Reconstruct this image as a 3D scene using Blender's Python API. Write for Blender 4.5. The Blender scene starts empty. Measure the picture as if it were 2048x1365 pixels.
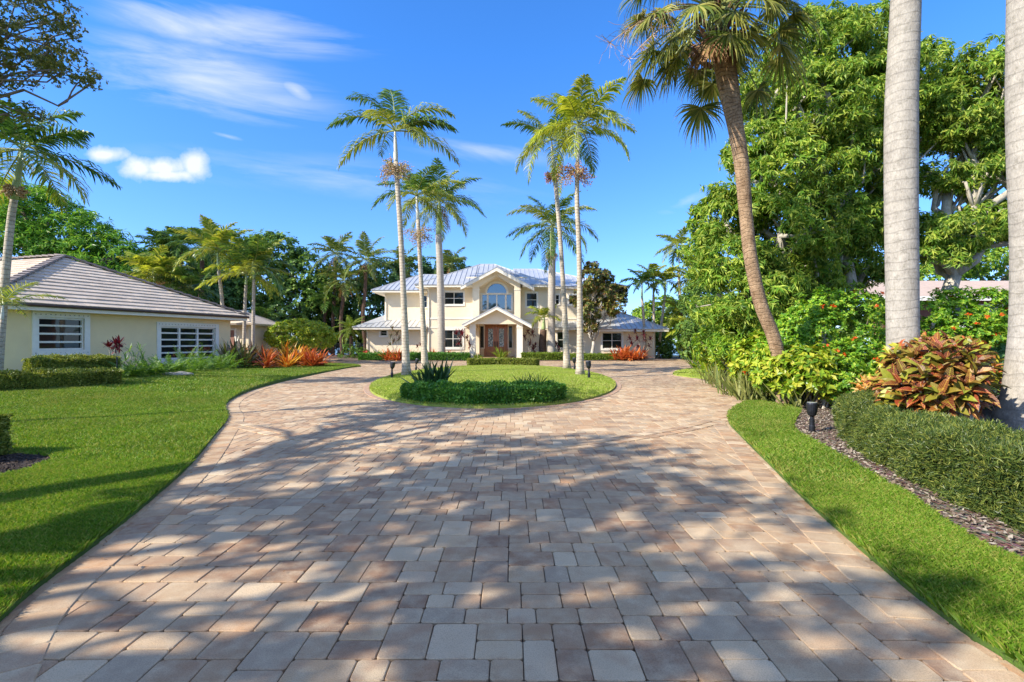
import bpy, bmesh, math, random
import numpy as np
from mathutils import Vector, Matrix
rng = np.random.default_rng(7)
random.seed(7)
PI = math.pi
sc = bpy.context.scene
COL = sc.collection
F = 1000.0      # focal length in photo pixels (photo 2048 wide)
CX, CY, EYE = 1024.0, 682.5, 1.5

def S(t):
    t = np.clip(t, 0, 1); return t*t*(3-2*t)
def gz(X, Y):
    """height of the left lawn, which swells up towards the guest house"""
    X = np.asarray(X, float); Y = np.asarray(Y, float)
    return 0.03 + .35*S((-X-6)/8)*S((Y-6)/8)*(1-.72*S((Y-17)/9))
def P(x, y, Y):
    return ((x-CX)*Y/F, Y, EYE+(CY-y)*Y/F)
def G(x, y):
    Y = EYE*F/(y-CY); return ((x-CX)*Y/F, Y)
def GL(x, y):
    """photo point on the swelling lawn -> ground point"""
    Y = EYE*F/(y-CY)
    for _ in range(12):
        z = float(gz((x-CX)*Y/F, Y)); Y = .5*Y+.5*(EYE-z)*F/(y-CY)
    return ((x-CX)*Y/F, Y, z)

# ------------------------------------------------------------------ mesh builder
class MB:
    def __init__(s): s.V=[]; s.L=[]; s.T=[]; s.M=[]; s.UV=[]; s.n=0; s.smooth=False
    def add(s, verts, faces, mi=0):
        verts = np.asarray(verts, float).reshape(-1,3)
        lt = np.array([len(f) for f in faces], np.int32)
        li = np.array([i for f in faces for i in f], np.int32)+s.n
        s.V.append(verts); s.L.append(li); s.T.append(lt); s.M.append(np.full(len(lt), mi, np.int32))
        s.UV.append(np.zeros((len(li),2))); s.n += len(verts)
    def inst(s, tmpl, P, D, N, sc_, mi=0):
        """many copies of a small template: P base, D axis (y), N up hint (z), sc_ (n,) or (n,3)"""
        tv, tf, tuv = tmpl
        P = np.asarray(P,float); n=len(P)
        if n==0: return
        D = D/np.maximum(np.linalg.norm(D,axis=1,keepdims=True),1e-9)
        Xa = np.cross(D,N); Xa/= np.maximum(np.linalg.norm(Xa,axis=1,keepdims=True),1e-9)
        Za = np.cross(Xa,D)
        sc_ = np.asarray(sc_,float)
        if sc_.ndim==1: sc_ = np.repeat(sc_[:,None],3,1)
        t = tv[None]*sc_[:,None,:]
        v = P[:,None]+t[:,:,0:1]*Xa[:,None]+t[:,:,1:2]*D[:,None]+t[:,:,2:3]*Za[:,None]
        m = len(tv)
        lt = np.array([len(f) for f in tf],np.int32); li=np.array([i for f in tf for i in f],np.int32)
        L = (li[None]+ (np.arange(n,dtype=np.int32)*m)[:,None]).ravel()+s.n
        s.V.append(v.reshape(-1,3)); s.L.append(L); s.T.append(np.tile(lt,n)); s.M.append(np.full(len(lt)*n,mi,np.int32))
        s.UV.append(np.tile(tuv[li],(n,1))); s.n += n*m
    def ribbons(s, rows, mi=0):
        """rows: (n,k,2,3) left/right points along each of n ribbons"""
        n,k = rows.shape[:2]
        v = rows.reshape(-1,3)
        base = (np.arange(n)*k*2)[:,None,None]
        j = np.arange(k-1)*2
        q = np.stack([j,j+1,j+3,j+2],1)[None]+base
        s.V.append(v); s.L.append((q.reshape(-1)+s.n).astype(np.int32)); s.T.append(np.full(n*(k-1),4,np.int32))
        s.M.append(np.full(n*(k-1),mi,np.int32))
        tt = np.arange(k-1)/(k-1); d=1/(k-1)
        uv = np.stack([np.stack([0*tt,tt],1),np.stack([0*tt+1,tt],1),np.stack([0*tt+1,tt+d],1),np.stack([0*tt,tt+d],1)],1).reshape(-1,2)
        s.UV.append(np.tile(uv,(n,1))); s.n += len(v)
    def box(s, x0,x1,y0,y1,z0,z1, mi=0):
        v=[(x0,y0,z0),(x1,y0,z0),(x1,y1,z0),(x0,y1,z0),(x0,y0,z1),(x1,y0,z1),(x1,y1,z1),(x0,y1,z1)]
        s.add(v,[(3,2,1,0),(4,5,6,7),(0,1,5,4),(1,2,6,5),(2,3,7,6),(3,0,4,7)],mi)
    def obox(s, c, ax, ay, az, mi=0):
        c=np.array(c,float); ax=np.array(ax,float);ay=np.array(ay,float);az=np.array(az,float)
        v=[c+i*ax+j*ay+k*az for k in(-1,1) for j in(-1,1) for i in(-1,1)]
        s.add(v,[(0,2,3,1),(4,5,7,6),(0,1,5,4),(1,3,7,5),(3,2,6,7),(2,0,4,6)],mi)
    def tube(s, pts, rad, seg=10, mi=0, cap=True):
        pts=np.asarray(pts,float); k=len(pts)
        rad=np.broadcast_to(np.asarray(rad,float),(k,))
        T=np.gradient(pts,axis=0); T/=np.maximum(np.linalg.norm(T,axis=1,keepdims=True),1e-9)
        ref=np.array([1.,0,0]) if abs(T[0,0])<.8 else np.array([0,1.,0])
        A=np.cross(T,ref); A/=np.linalg.norm(A,axis=1,keepdims=True); B=np.cross(T,A)
        a=np.linspace(0,2*PI,seg,endpoint=False)
        v=pts[:,None]+rad[:,None,None]*(np.cos(a)[None,:,None]*A[:,None]+np.sin(a)[None,:,None]*B[:,None])
        f=[]
        for i in range(k-1):
            for j in range(seg):
                f.append((i*seg+j,i*seg+(j+1)%seg,(i+1)*seg+(j+1)%seg,(i+1)*seg+j))
        if cap: f.append(tuple(range(seg-1,-1,-1))); f.append(tuple((k-1)*seg+j for j in range(seg)))
        s.add(v.reshape(-1,3),f,mi)
    def prism(s, poly, axis, a, b, mi=0):
        """extrude a 2-D polygon between a and b along axis 'x','y' or 'z'"""
        n=len(poly)
        def mk(p,t): return {'y':(p[0],t,p[1]),'x':(t,p[0],p[1]),'z':(p[0],p[1],t)}[axis]
        v=[mk(p,a) for p in poly]+[mk(p,b) for p in poly]
        f=[tuple(range(n)),tuple(range(2*n-1,n-1,-1))]+[(i,n+i,n+(i+1)%n,(i+1)%n)for i in range(n)]
        s.add(v,f,mi)
    def build(s, name, mats, parent=None, org=(0,0,0), smooth=False, fixn=False, uv=False):
        V=np.concatenate(s.V)-np.asarray(org,float); L=np.concatenate(s.L); T=np.concatenate(s.T); Mi=np.concatenate(s.M)
        me=bpy.data.meshes.new(name)
        me.vertices.add(len(V)); me.vertices.foreach_set('co',V.astype(np.float32).ravel())
        me.loops.add(len(L)); me.loops.foreach_set('vertex_index',L)
        me.polygons.add(len(T)); me.polygons.foreach_set('loop_start',np.concatenate([[0],np.cumsum(T)[:-1]]).astype(np.int32))
        me.polygons.foreach_set('material_index',Mi)
        if smooth: me.polygons.foreach_set('use_smooth',np.ones(len(T),bool))
        else: me.polygons.foreach_set('use_smooth',np.zeros(len(T),bool))
        if uv:
            l=me.uv_layers.new(name='UVMap'); l.data.foreach_set('uv',np.concatenate(s.UV).astype(np.float32).ravel())
        me.update(calc_edges=True); me.validate()
        if fixn:
            bm=bmesh.new(); bm.from_mesh(me); bmesh.ops.recalc_face_normals(bm,faces=bm.faces); bm.to_mesh(me); bm.free()
        if not isinstance(mats,(list,tuple)): mats=[mats]
        for m in mats: me.materials.append(m)
        o=bpy.data.objects.new(name,me); COL.objects.link(o)
        if parent is not None: o.parent=parent
        return o

def tag(o,label=None,cat=None,group=None,kind=None):
    if label: o['label']=label
    if cat: o['category']=cat
    if group: o['group']=group
    if kind: o['kind']=kind
    return o
def thing(name,loc,label,cat,group=None):
    o=bpy.data.objects.new(name,None); COL.objects.link(o); o.location=loc
    o.empty_display_size=.3
    return tag(o,label,cat,group)
def copy_tree(o,parent=None):
    c=o.copy(); COL.objects.link(c)
    if parent is not None: c.parent=parent
    for ch in list(o.children): copy_tree(ch,c)
    return c

# ------------------------------------------------------------------ materials
class NT:
    def __init__(s,nt): s.nt=nt; s.n=nt.nodes; s.l=nt.links
    def new(s,t,**kw):
        n=s.n.new(t)
        for k,v in kw.items(): setattr(n,k,v)
        return n
    def set(s,sock,v):
        if hasattr(v,'is_output') or isinstance(v,bpy.types.NodeSocket): s.l.new(v,sock)
        else: sock.default_value=v
    def math(s,op,a,b=0,c=None,clamp=False):
        n=s.new('ShaderNodeMath',operation=op); n.use_clamp=clamp
        s.set(n.inputs[0],a); s.set(n.inputs[1],b)
        if c is not None: s.set(n.inputs[2],c)
        return n.outputs[0]
    def noise(s,vec,scale,detail=3,rough=.55,dist=0):
        n=s.new('ShaderNodeTexNoise'); n.inputs['Scale'].default_value=scale; n.inputs['Detail'].default_value=detail
        n.inputs['Roughness'].default_value=rough; n.inputs['Distortion'].default_value=dist
        if vec is not None: s.l.new(vec,n.inputs['Vector'])
        return n.outputs[0]
    def ramp(s,fac,stops,interp='LINEAR'):
        n=s.new('ShaderNodeValToRGB'); n.color_ramp.interpolation=interp
        e=n.color_ramp.elements
        while len(e)<len(stops): e.new(.5)
        for i,(p,c) in enumerate(stops):
            e[i].position=p; e[i].color=(c,c,c,1) if isinstance(c,(int,float)) else (*c,1)
        s.set(n.inputs[0],fac); return n.outputs[0]
    def mix(s,fac,a,b,mode='MIX'):
        n=s.new('ShaderNodeMix',data_type='RGBA',blend_type=mode)
        s.set(n.inputs[0],fac)
        for k,v in ((6,a),(7,b)):
            if isinstance(v,tuple): v=(*v,1) if len(v)==3 else v
            s.set(n.inputs[k],v)
        return n.outputs[2]
    def bump(s,h,strength=.3,dist=.02):
        n=s.new('ShaderNodeBump'); n.inputs['Strength'].default_value=strength; n.inputs['Distance'].default_value=dist
        s.l.new(h,n.inputs['Height']); return n.outputs[0]
    def scalev(s,vec,v):
        n=s.new('ShaderNodeVectorMath',operation='MULTIPLY'); s.l.new(vec,n.inputs[0]); n.inputs[1].default_value=v
        return n.outputs[0]
def newmat(name):
    m=bpy.data.materials.new(name); m.use_nodes=True; nt=NT(m.node_tree)
    b=m.node_tree.nodes['Principled BSDF']; return m,nt,b
def geo(nt,what='Position'):
    return nt.new('ShaderNodeNewGeometry').outputs[what]
def leaf_mat(name,cols,rough=.42,trans=.3,tcol=None,spec=.35,nscale=.35,namp=.35,gain=1.5,dry=None):
    m,t,b=newmat(name)
    r=geo(t,'Random Per Island'); cols=[(min(.85,c_[0]*gain*(1.1 if c_[1]>c_[0] else 1)),min(.85,c_[1]*gain*(.99 if c_[1]>c_[0] else 1)),min(.85,c_[2]*gain)) for c_ in cols]
    n=len(cols); c=t.ramp(r,[(i/(n-1),cols[i]) for i in range(n)])
    nz=t.noise(geo(t),nscale,2)
    v=t.math('MULTIPLY_ADD',nz,2*namp,1-namp)
    g=t.new('ShaderNodeCombineColor'); [t.l.new(v,g.inputs[i]) for i in range(3)]
    c=t.mix(1,c,g.outputs[0],'MULTIPLY')
    if dry: c=t.mix(t.ramp(t.math('ADD',t.math('MULTIPLY',t.noise(geo(t),.55,5,.65),.75),t.math('MULTIPLY',r,.25)),[(.5,0.),(.68,.75)]),c,dry)
    t.l.new(c,b.inputs['Base Color']); b.inputs['Roughness'].default_value=rough
    b.inputs['Specular IOR Level'].default_value=spec
    tr=t.new('ShaderNodeBsdfTranslucent')
    t.l.new(t.mix(1,c,tcol or (1.35,1.25,.6),'MULTIPLY'),tr.inputs[0])
    mx=t.new('ShaderNodeMixShader'); mx.inputs[0].default_value=trans
    t.l.new(b.outputs[0],mx.inputs[1]); t.l.new(tr.outputs[0],mx.inputs[2])
    t.l.new(mx.outputs[0],t.n['Material Output'].inputs[0]); return m
def plain(name,col,rough=.6,metal=0,var=.12,scale=3,bump=0,bscale=60,spec=.5,coat=0,bdist=.01):
    m,t,b=newmat(name); pos=geo(t)
    nz=t.noise(pos,scale,5,.6)
    lo=tuple(max(0,c*(1-var)) for c in col); hi=tuple(min(1,c*(1+var)) for c in col)
    t.l.new(t.ramp(nz,[(.3,lo),(.7,hi)]),b.inputs['Base Color'])
    b.inputs['Roughness'].default_value=rough; b.inputs['Metallic'].default_value=metal
    b.inputs['Specular IOR Level'].default_value=spec; b.inputs['Coat Weight'].default_value=coat
    if bump: t.l.new(t.bump(t.noise(pos,bscale,4),bump,bdist),b.inputs['Normal'])
    return m
def trunk_mat(name,c1,c2,ring=9,ringamp=.5,rough=.85,spots=None,warp=.25,bscale=25,rd=.03,foot=False):
    m,t,b=newmat(name); pos=geo(t)
    sp=t.new('ShaderNodeSeparateXYZ'); t.l.new(pos,sp.inputs[0])
    w=t.noise(pos,1.3,3)
    z=t.math('MULTIPLY_ADD',w,warp,sp.outputs[2])
    fr=t.math('FRACT',t.math('MULTIPLY',z,ring))
    band=t.ramp(fr,[(0,0.0),(.08,1.0),(.8,1.0),(1,.0)])
    blot=t.noise(pos,5,6,.65)
    fine=t.noise(t.scalev(pos,(1,1,.35)),bscale,6,.7)
    c=t.mix(t.ramp(t.math('ADD',t.math('MULTIPLY',blot,.5),t.math('MULTIPLY',fine,.5)),[(.36,0.),(.62,1.)]),c1,c2)
    dk=t.math('MULTIPLY_ADD',band,ringamp*.6,1-ringamp*.6)
    g=t.new('ShaderNodeCombineColor'); [t.l.new(dk,g.inputs[i]) for i in range(3)]
    c=t.mix(1,c,g.outputs[0],'MULTIPLY')
    if foot:
        c=t.mix(t.math('MULTIPLY',t.ramp(sp.outputs[2],[(.0,1.),(.95,0.)]),t.ramp(t.noise(pos,7,6,.7),[(.4,0.),(.55,.85)])),c,(.1,.095,.085))
    if spots:
        c=t.mix(t.ramp(t.noise(pos,9,5,.7),[(.56,0.),(.64,.8)]),c,spots)
    t.l.new(c,b.inputs['Base Color']); b.inputs['Roughness'].default_value=rough; b.inputs['Specular IOR Level'].default_value=.2
    h=t.math('ADD',t.math('MULTIPLY',band,ringamp),fine)
    t.l.new(t.bump(h,.6,rd),b.inputs['Normal']); return m

M={}
def mats():
    M['mango']=leaf_mat('mango leaves',[(.028,.074,.01),(.058,.13,.014),(.108,.192,.022),(.21,.265,.045),(.068,.12,.015)],.5,.4,nscale=.9,namp=.55,gain=2.15)
    M['mango2']=leaf_mat('bright tree leaves',[(.045,.12,.012),(.09,.2,.018),(.16,.28,.025),(.24,.32,.03)],.38,.34)
    M['bgtree']=leaf_mat('background tree leaves',[(.02,.05,.01),(.04,.095,.016),(.075,.15,.025),(.11,.17,.03)],.5,.3,gain=2.0)
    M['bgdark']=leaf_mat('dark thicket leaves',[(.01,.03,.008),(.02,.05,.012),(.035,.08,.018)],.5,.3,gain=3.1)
    M['lefttree']=leaf_mat('left tree leaves',[(.022,.075,.01),(.05,.15,.014),(.1,.23,.02),(.17,.28,.04)],.42,.34,nscale=.5,gain=1.8)
    M['oak']=leaf_mat('small oak leaves',[(.05,.075,.015),(.09,.12,.02),(.15,.15,.035),(.06,.08,.02)],.45,.3)
    M['palm']=leaf_mat('palm frond green',[(.018,.06,.014),(.04,.1,.02),(.07,.15,.025),(.1,.17,.035)],.34,.28,nscale=.8)
    M['palmY']=leaf_mat('palm frond yellow green',[(.045,.09,.01),(.1,.16,.018),(.18,.21,.03),(.26,.26,.05)],.34,.34,nscale=.8,gain=1.75)  # lighter and yellower than the plain frond green
    M['palmYY']=leaf_mat('yellowing palm frond',[(.07,.12,.01),(.13,.18,.015),(.2,.24,.03),(.27,.27,.04)],.4,.4,gain=2.1)
    M['coco']=leaf_mat('coconut frond',[(.03,.07,.015),(.06,.115,.022),(.12,.17,.035),(.2,.2,.06)],.38,.28)
    M['sabal']=leaf_mat('cabbage palm fan',[(.035,.07,.012),(.08,.12,.02),(.17,.19,.04),(.3,.28,.08)],.36,.28,nscale=1.2)
    M['dead']=leaf_mat('dead brown palm leaf',[(.11,.055,.025),(.2,.11,.05),(.3,.19,.09)],.7,.15)
    M['hedge']=leaf_mat('clipped hedge leaves',[(.05,.09,.012),(.1,.15,.02),(.17,.21,.03),(.24,.26,.06)],.4,.25,nscale=1)
    M['podo']=leaf_mat('podocarpus hedge leaves',[(.018,.04,.012),(.04,.075,.016),(.085,.13,.025),(.17,.2,.04)],.42,.25,nscale=1.2)
    M['jas']=leaf_mat('jasmine hedge leaves',[(.02,.085,.014),(.04,.14,.02),(.075,.2,.025),(.11,.22,.03)],.34,.28,nscale=1.2)
    M['low']=leaf_mat('ground hugging shrub leaves',[(.05,.1,.01),(.1,.17,.015),(.17,.23,.03)],.42,.28,nscale=1)
    M['fern']=leaf_mat('fern fronds',[(.025,.075,.012),(.05,.12,.016),(.1,.18,.02)],.45,.34,gain=1.9)
    M['cycad']=leaf_mat('dark bird of paradise leaves',[(.012,.04,.014),(.025,.07,.02),(.05,.1,.03)],.35,.15)
    M['snake']=leaf_mat('snake plant blades',[(.05,.085,.02),(.11,.14,.035),(.2,.2,.06)],.42,.2)
    M['sheff']=leaf_mat('umbrella shrub leaves',[(.06,.14,.01),(.13,.24,.015),(.25,.33,.025),(.32,.33,.04)],.34,.32)
    M['tecoma']=leaf_mat('flowering bush leaves',[(.035,.12,.01),(.075,.2,.014),(.15,.3,.02),(.24,.34,.03)],.4,.34)
    M['flower']=leaf_mat('orange flower petals',[(.7,.09,.01),(.8,.16,.015),(.75,.05,.02)],.5,.3,gain=1)
    M['bromO']=leaf_mat('orange bromeliad leaves',[(.6,.17,.02),(.7,.36,.03),(.72,.5,.07),(.5,.12,.02),(.45,.42,.05)],.32,.3,tcol=(1.2,1,.7),gain=1.15)
    M['bromR']=leaf_mat('red orange bromeliad leaves',[(.32,.05,.02),(.55,.13,.03),(.62,.24,.06),(.24,.05,.03)],.32,.3,tcol=(1.2,1,.7),gain=1.15)
    M['bromD']=leaf_mat('dark bronze bromeliad leaves',[(.04,.06,.02),(.08,.09,.03),(.14,.05,.03),(.06,.1,.03)],.32,.2)
    M['ti']=leaf_mat('burgundy ti leaves',[(.12,.012,.018),(.24,.02,.03),(.07,.012,.016),(.3,.04,.04)],.3,.2,tcol=(1.2,.8,.8),gain=.75)
    M['magn']=leaf_mat('magnolia leaves',[(.03,.055,.01),(.07,.1,.015),(.14,.14,.03),(.2,.1,.035)],.4,.2)
    M['red']=leaf_mat('red bromeliad flower',[(.6,.02,.04),(.7,.05,.08)],.4,.2,gain=1)
    M['grass']=leaf_mat('lawn grass blades',[(.05,.12,.008),(.09,.195,.012),(.145,.26,.02),(.27,.29,.07)],.5,.32,tcol=(1.25,1.25,.4),nscale=1.1,namp=.5,gain=1.32,dry=(.3,.27,.07))
    M['grassY']=leaf_mat('yellow green island grass',[(.14,.24,.02),(.2,.31,.03),(.28,.35,.06),(.36,.36,.12)],.5,.32,tcol=(1.25,1.25,.5),nscale=1.4,namp=.35,gain=1.35,dry=(.42,.38,.14))  # lighter, yellower blades than the other lawns
    # croton: veined leaves
    m,t,b=newmat('croton leaves')
    r=geo(t,'Random Per Island')
    base=t.ramp(r,[(0,(.1,.15,.02)),(.14,(.34,.36,.025)),(.4,(.55,.47,.05)),(.48,(.2,.03,.018)),(.62,(.4,.06,.025)),(.74,(.13,.02,.02)),(.84,(.34,.05,.03)),(.92,(.6,.24,.05)),(1,(.5,.48,.06))])
    vein=t.ramp(r,[(0,(.65,.58,.06)),(.36,(.12,.2,.02)),(.5,(.7,.35,.05)),(.9,(.75,.5,.08)),(1,(.14,.2,.02))])
    uv=t.new('ShaderNodeUVMap').outputs[0]; sp=t.new('ShaderNodeSeparateXYZ'); t.l.new(uv,sp.inputs[0])
    ax=t.math('ABSOLUTE',t.math('SUBTRACT',sp.outputs[0],.5))
    mid=t.ramp(ax,[(.02,1.),(.05,0.)])
    side=t.math('FRACT',t.math('MULTIPLY',t.math('SUBTRACT',sp.outputs[1],t.math('MULTIPLY',ax,.45)),9))
    sd=t.ramp(side,[(0,1.),(.16,0.),(.86,0.),(1,1.)])
    vm=t.math('MAXIMUM',mid,sd)
    c=t.mix(t.math('MULTIPLY',vm,.5),base,vein)
    pn=t.noise(geo(t),9,3); c=t.mix(t.ramp(pn,[(.55,0.),(.66,.3)]),c,vein)
    t.l.new(c,b.inputs['Base Color']); b.inputs['Roughness'].default_value=.42; b.inputs['Specular IOR Level'].default_value=.3
    tr=t.new('ShaderNodeBsdfTranslucent'); t.l.new(c,tr.inputs[0]); mx=t.new('ShaderNodeMixShader'); mx.inputs[0].default_value=.15
    t.l.new(b.outputs[0],mx.inputs[1]); t.l.new(tr.outputs[0],mx.inputs[2]); t.l.new(mx.outputs[0],t.n['Material Output'].inputs[0])
    M['croton']=m
    M['trunkP']=trunk_mat('ringed grey palm trunk',(.34,.28,.2),(.62,.54,.43),8,.75)
    M['trunkR']=trunk_mat('smooth royal palm trunk',(.26,.235,.2),(.48,.44,.375),6,.35,spots=(.24,.22,.18),bscale=45,rd=.015,foot=True)
    M['trunkH']=trunk_mat('pale royal palm trunk by house',(.32,.28,.22),(.5,.45,.37),5,.3)
    M['trunkS']=trunk_mat('brown fibrous cabbage palm trunk',(.16,.095,.05),(.48,.33,.2),12,.7,warp=.5,rd=.05)
    M['bark']=trunk_mat('tree bark',(.1,.075,.05),(.3,.25,.19),.6,.05,bscale=30)
    M['barkL']=trunk_mat('pale bark',(.3,.27,.2),(.55,.5,.42),.6,.05,bscale=30)
    M['barkD']=trunk_mat('dark fibrous trunk',(.05,.03,.02),(.16,.1,.07),9,.6)
    M['shaft']=plain('green crownshaft',(.3,.38,.16),.35,var=.3,scale=2)
    M['shaftP']=plain('pale crownshaft',(.62,.6,.5),.45,var=.15,scale=3)
    M['petiole']=plain('yellow green petiole',(.28,.32,.1),.45,var=.2)
    M['boot']=plain('old palm boots',(.14,.07,.035),.9,var=.5,scale=14,bump=.6,bscale=40,bdist=.03)
    M['fruit']=leaf_mat('beige palm fruit',[(.3,.16,.07),(.5,.32,.17),(.62,.48,.3)],.6,.05,gain=1)
    M['fruitR']=leaf_mat('reddish palm fruit',[(.45,.1,.03),(.6,.28,.12),(.7,.55,.35),(.4,.07,.03)],.55,.05,gain=1)
    M['core']=plain('shade coloured hedge core',(.025,.028,.012),.9,var=.5,scale=30)  # dark colour stands in for the shade inside a hedge
    M['stuccoL']=plain('cream yellow stucco',(.90,.71,.41),.85,var=.05,scale=1.5,bump=.35,bscale=90,spec=.2)
    M['stucco']=plain('cream stucco',(.83,.71,.51),.85,var=.05,scale=1.2,bump=.3,bscale=60,spec=.2)
    M['trim']=plain('off white painted trim',(.84,.77,.63),.55,var=.05,scale=4)
    M['white']=plain('white window frame paint',(.84,.80,.70),.4,var=.05,scale=5)
    M['whitecol']=plain('white stucco columns',(.84,.78,.64),.75,var=.05,scale=2,bump=.2)
    M['brown']=plain('dark brown fascia',(.09,.05,.028),.5,var=.25,scale=5)
    M['iron']=plain('black bronze metal',(.035,.037,.045),.4,metal=.6,var=.25,scale=12)
    M['lens']=plain('frosted lamp lens',(.35,.36,.36),.2)
    M['rock']=plain('pale garden rock',(.36,.33,.26),.9,var=.3,scale=9,bump=.6,bscale=20,bdist=.03)
    M['darkroom']=plain('dark interior',(.02,.02,.02),.9)
    M['brownwall']=plain('red brown timber wall',(.16,.06,.035),.7,var=.2)
    # glass
    m,t,b=newmat('dark window glass'); b.inputs['Base Color'].default_value=(.012,.017,.017,1)
    b.inputs['Roughness'].default_value=.02; b.inputs['Specular IOR Level'].default_value=.5; b.inputs['IOR'].default_value=1.45
    t.l.new(t.bump(t.noise(geo(t),1.2,2),.03,.05),b.inputs['Normal']); M['glass']=m
    M['glassS']=g2=m.copy(); g2.name='sky reflecting window glass'; g2.node_tree.nodes['Principled BSDF'].inputs['IOR'].default_value=2.6; g2.node_tree.nodes['Principled BSDF'].inputs['Base Color'].default_value=(.01,.04,.07,1)
    m,t,b=newmat('leaded door glass'); pos=geo(t)
    v=t.new('ShaderNodeTexVoronoi',feature='DISTANCE_TO_EDGE'); v.inputs['Scale'].default_value=5.5; t.l.new(pos,v.inputs['Vector'])
    v2=t.new('ShaderNodeTexVoronoi',feature='F1'); v2.inputs['Scale'].default_value=5.5; t.l.new(pos,v2.inputs['Vector'])
    cc=t.mix(t.ramp(v.outputs[0],[(.03,0.),(.07,1.)]),(.02,.025,.03),t.ramp(v2.outputs[0],[(.1,(.75,.82,.85)),(.6,(.35,.5,.6))]))
    t.l.new(cc,b.inputs['Base Color']); b.inputs['Roughness'].default_value=.12; M['doorglass']=m
    # door wood
    m,t,b=newmat('varnished mahogany'); pos=geo(t)
    n1=t.noise(t.scalev(pos,(14,14,1.2)),1.5,5,.6)
    t.l.new(t.ramp(n1,[(.3,(.24,.075,.025)),(.7,(.55,.21,.06))]),b.inputs['Base Color']); b.inputs['Roughness'].default_value=.3; b.inputs['Coat Weight'].default_value=.4; M['wood']=m
    # standing seam metal
    m,t,b=newmat('galvanised standing seam roof'); pos=geo(t)
    n1=t.noise(pos,1.1,4,.6); n2=t.noise(pos,14,3)
    t.l.new(t.mix(.25,t.ramp(n1,[(.3,(.46,.47,.47)),(.7,(.60,.60,.59))]),t.ramp(n2,[(.3,(.42,.43,.43)),(.7,(.66,.66,.65))])),b.inputs['Base Color'])
    b.inputs['Metallic'].default_value=.3; b.inputs['Roughness'].default_value=.34; M['metalroof']=m
    # concrete tiles
    m,t,b=newmat('flat concrete roof tiles'); pos=geo(t)
    r=geo(t,'Random Per Island'); n1=t.noise(pos,6,5,.65); n2=t.noise(pos,.8,3)
    c=t.mix(.5,t.ramp(n1,[(.3,(.46,.37,.27)),(.7,(.68,.56,.43))]),t.ramp(r,[(0,(.52,.42,.32)),(1,(.7,.59,.46))]))
    c=t.mix(t.ramp(n2,[(.45,0.),(.75,.35)]),c,(.3,.26,.22))
    t.l.new(c,b.inputs['Base Color']); b.inputs['Roughness'].default_value=.8
    t.l.new(t.bump(n1,.3,.01),b.inputs['Normal']); M['tile']=m
    M['tilecap']=plain('darker ridge cap tiles',(.24,.2,.18),.8,var=.3,scale=6,bump=.3)
    M['tilepink']=plain('tan roof tiles',(.46,.35,.27),.8,var=.15,scale=4,bump=.3,bscale=20)
    # pavers
    m,t,b=newmat('tumbled concrete pavers'); pos=geo(t)
    r=geo(t,'Random Per Island')
    base=t.ramp(r,[(0,(.29,.17,.10)),(.13,(.45,.35,.235)),(.26,(.36,.235,.14)),(.38,(.55,.44,.30)),(.5,(.43,.25,.135)),(.6,(.37,.30,.22)),(.72,(.25,.155,.10)),(.84,(.50,.355,.215)),(.93,(.58,.485,.35)),(1,(.35,.2,.115))])
    off=t.new('ShaderNodeVectorMath',operation='ADD'); t.l.new(pos,off.inputs[0])
    cmb=t.new('ShaderNodeCombineXYZ'); t.l.new(t.math('MULTIPLY',r,57.),cmb.inputs[0]); t.l.new(t.math('MULTIPLY',r,31.),cmb.inputs[1]); t.l.new(cmb.outputs[0],off.inputs[1])
    blot=t.noise(off.outputs[0],7,4,.6); grain=t.noise(pos,160,3,.7); pit=t.noise(pos,420,2,.6)
    c=t.mix(t.ramp(blot,[(.4,.0),(.68,.6)]),base,(.53,.44,.315))
    c=t.mix(t.ramp(t.noise(off.outputs[0],4,3),[(.52,0.),(.7,.55)]),c,(.34,.19,.11))
    g=t.ramp(grain,[(.25,.62),(.5,1.0),(.75,1.2)]); c=t.mix(1,c,g,'MULTIPLY')
    c=t.mix(t.ramp(pit,[(.66,0.),(.72,.7)]),c,(.12,.1,.085))
    c=t.mix(t.ramp(t.noise(pos,.6,5,.65),[(.46,0.),(.72,.45)]),c,(.27,.2,.14)); c=t.mix(1,c,(1.05,1.0,.91),'MULTIPLY')
    t.l.new(c,b.inputs['Base Color']); b.inputs['Roughness'].default_value=.82; b.inputs['Specular IOR Level'].default_value=.3
    t.l.new(t.bump(t.math('ADD',grain,t.math('MULTIPLY',blot,.6)),.55,.004),b.inputs['Normal']); M['paver']=m
    m,t,b=newmat('terracotta edge pavers'); pos=geo(t); r=geo(t,'Random Per Island')
    c=t.mix(.35,t.ramp(r,[(0,(.34,.19,.11)),(.5,(.42,.26,.16)),(1,(.36,.26,.19))]),t.ramp(t.noise(pos,12,5),[(.3,(.3,.18,.11)),(.7,(.5,.36,.25))]))
    t.l.new(c,b.inputs['Base Color']); b.inputs['Roughness'].default_value=.85
    t.l.new(t.bump(t.noise(pos,150,3),.5,.004),b.inputs['Normal']); M['paverT']=m
    m,t,b=newmat('dark joint sand'); pos=geo(t)
    t.l.new(t.ramp(t.noise(pos,90,4,.7),[(.3,(.035,.03,.025)),(.7,(.15,.125,.1))]),b.inputs['Base Color']); b.inputs['Roughness'].default_value=.95; M['sand']=m
    m,t,b=newmat('lawn soil and thatch'); pos=geo(t)
    c=t.mix(t.ramp(t.noise(pos,1.2,4),[(.35,0.),(.65,1.)]),(.055,.125,.008),(.12,.22,.016))
    c=t.mix(t.ramp(t.noise(pos,60,4,.7),[(.4,0.),(.7,.7)]),c,(.06,.07,.02))
    t.l.new(c,b.inputs['Base Color']); b.inputs['Roughness'].default_value=.9; t.l.new(t.bump(t.noise(pos,50,5,.7),.8,.03),b.inputs['Normal']); M['lawn']=m
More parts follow.
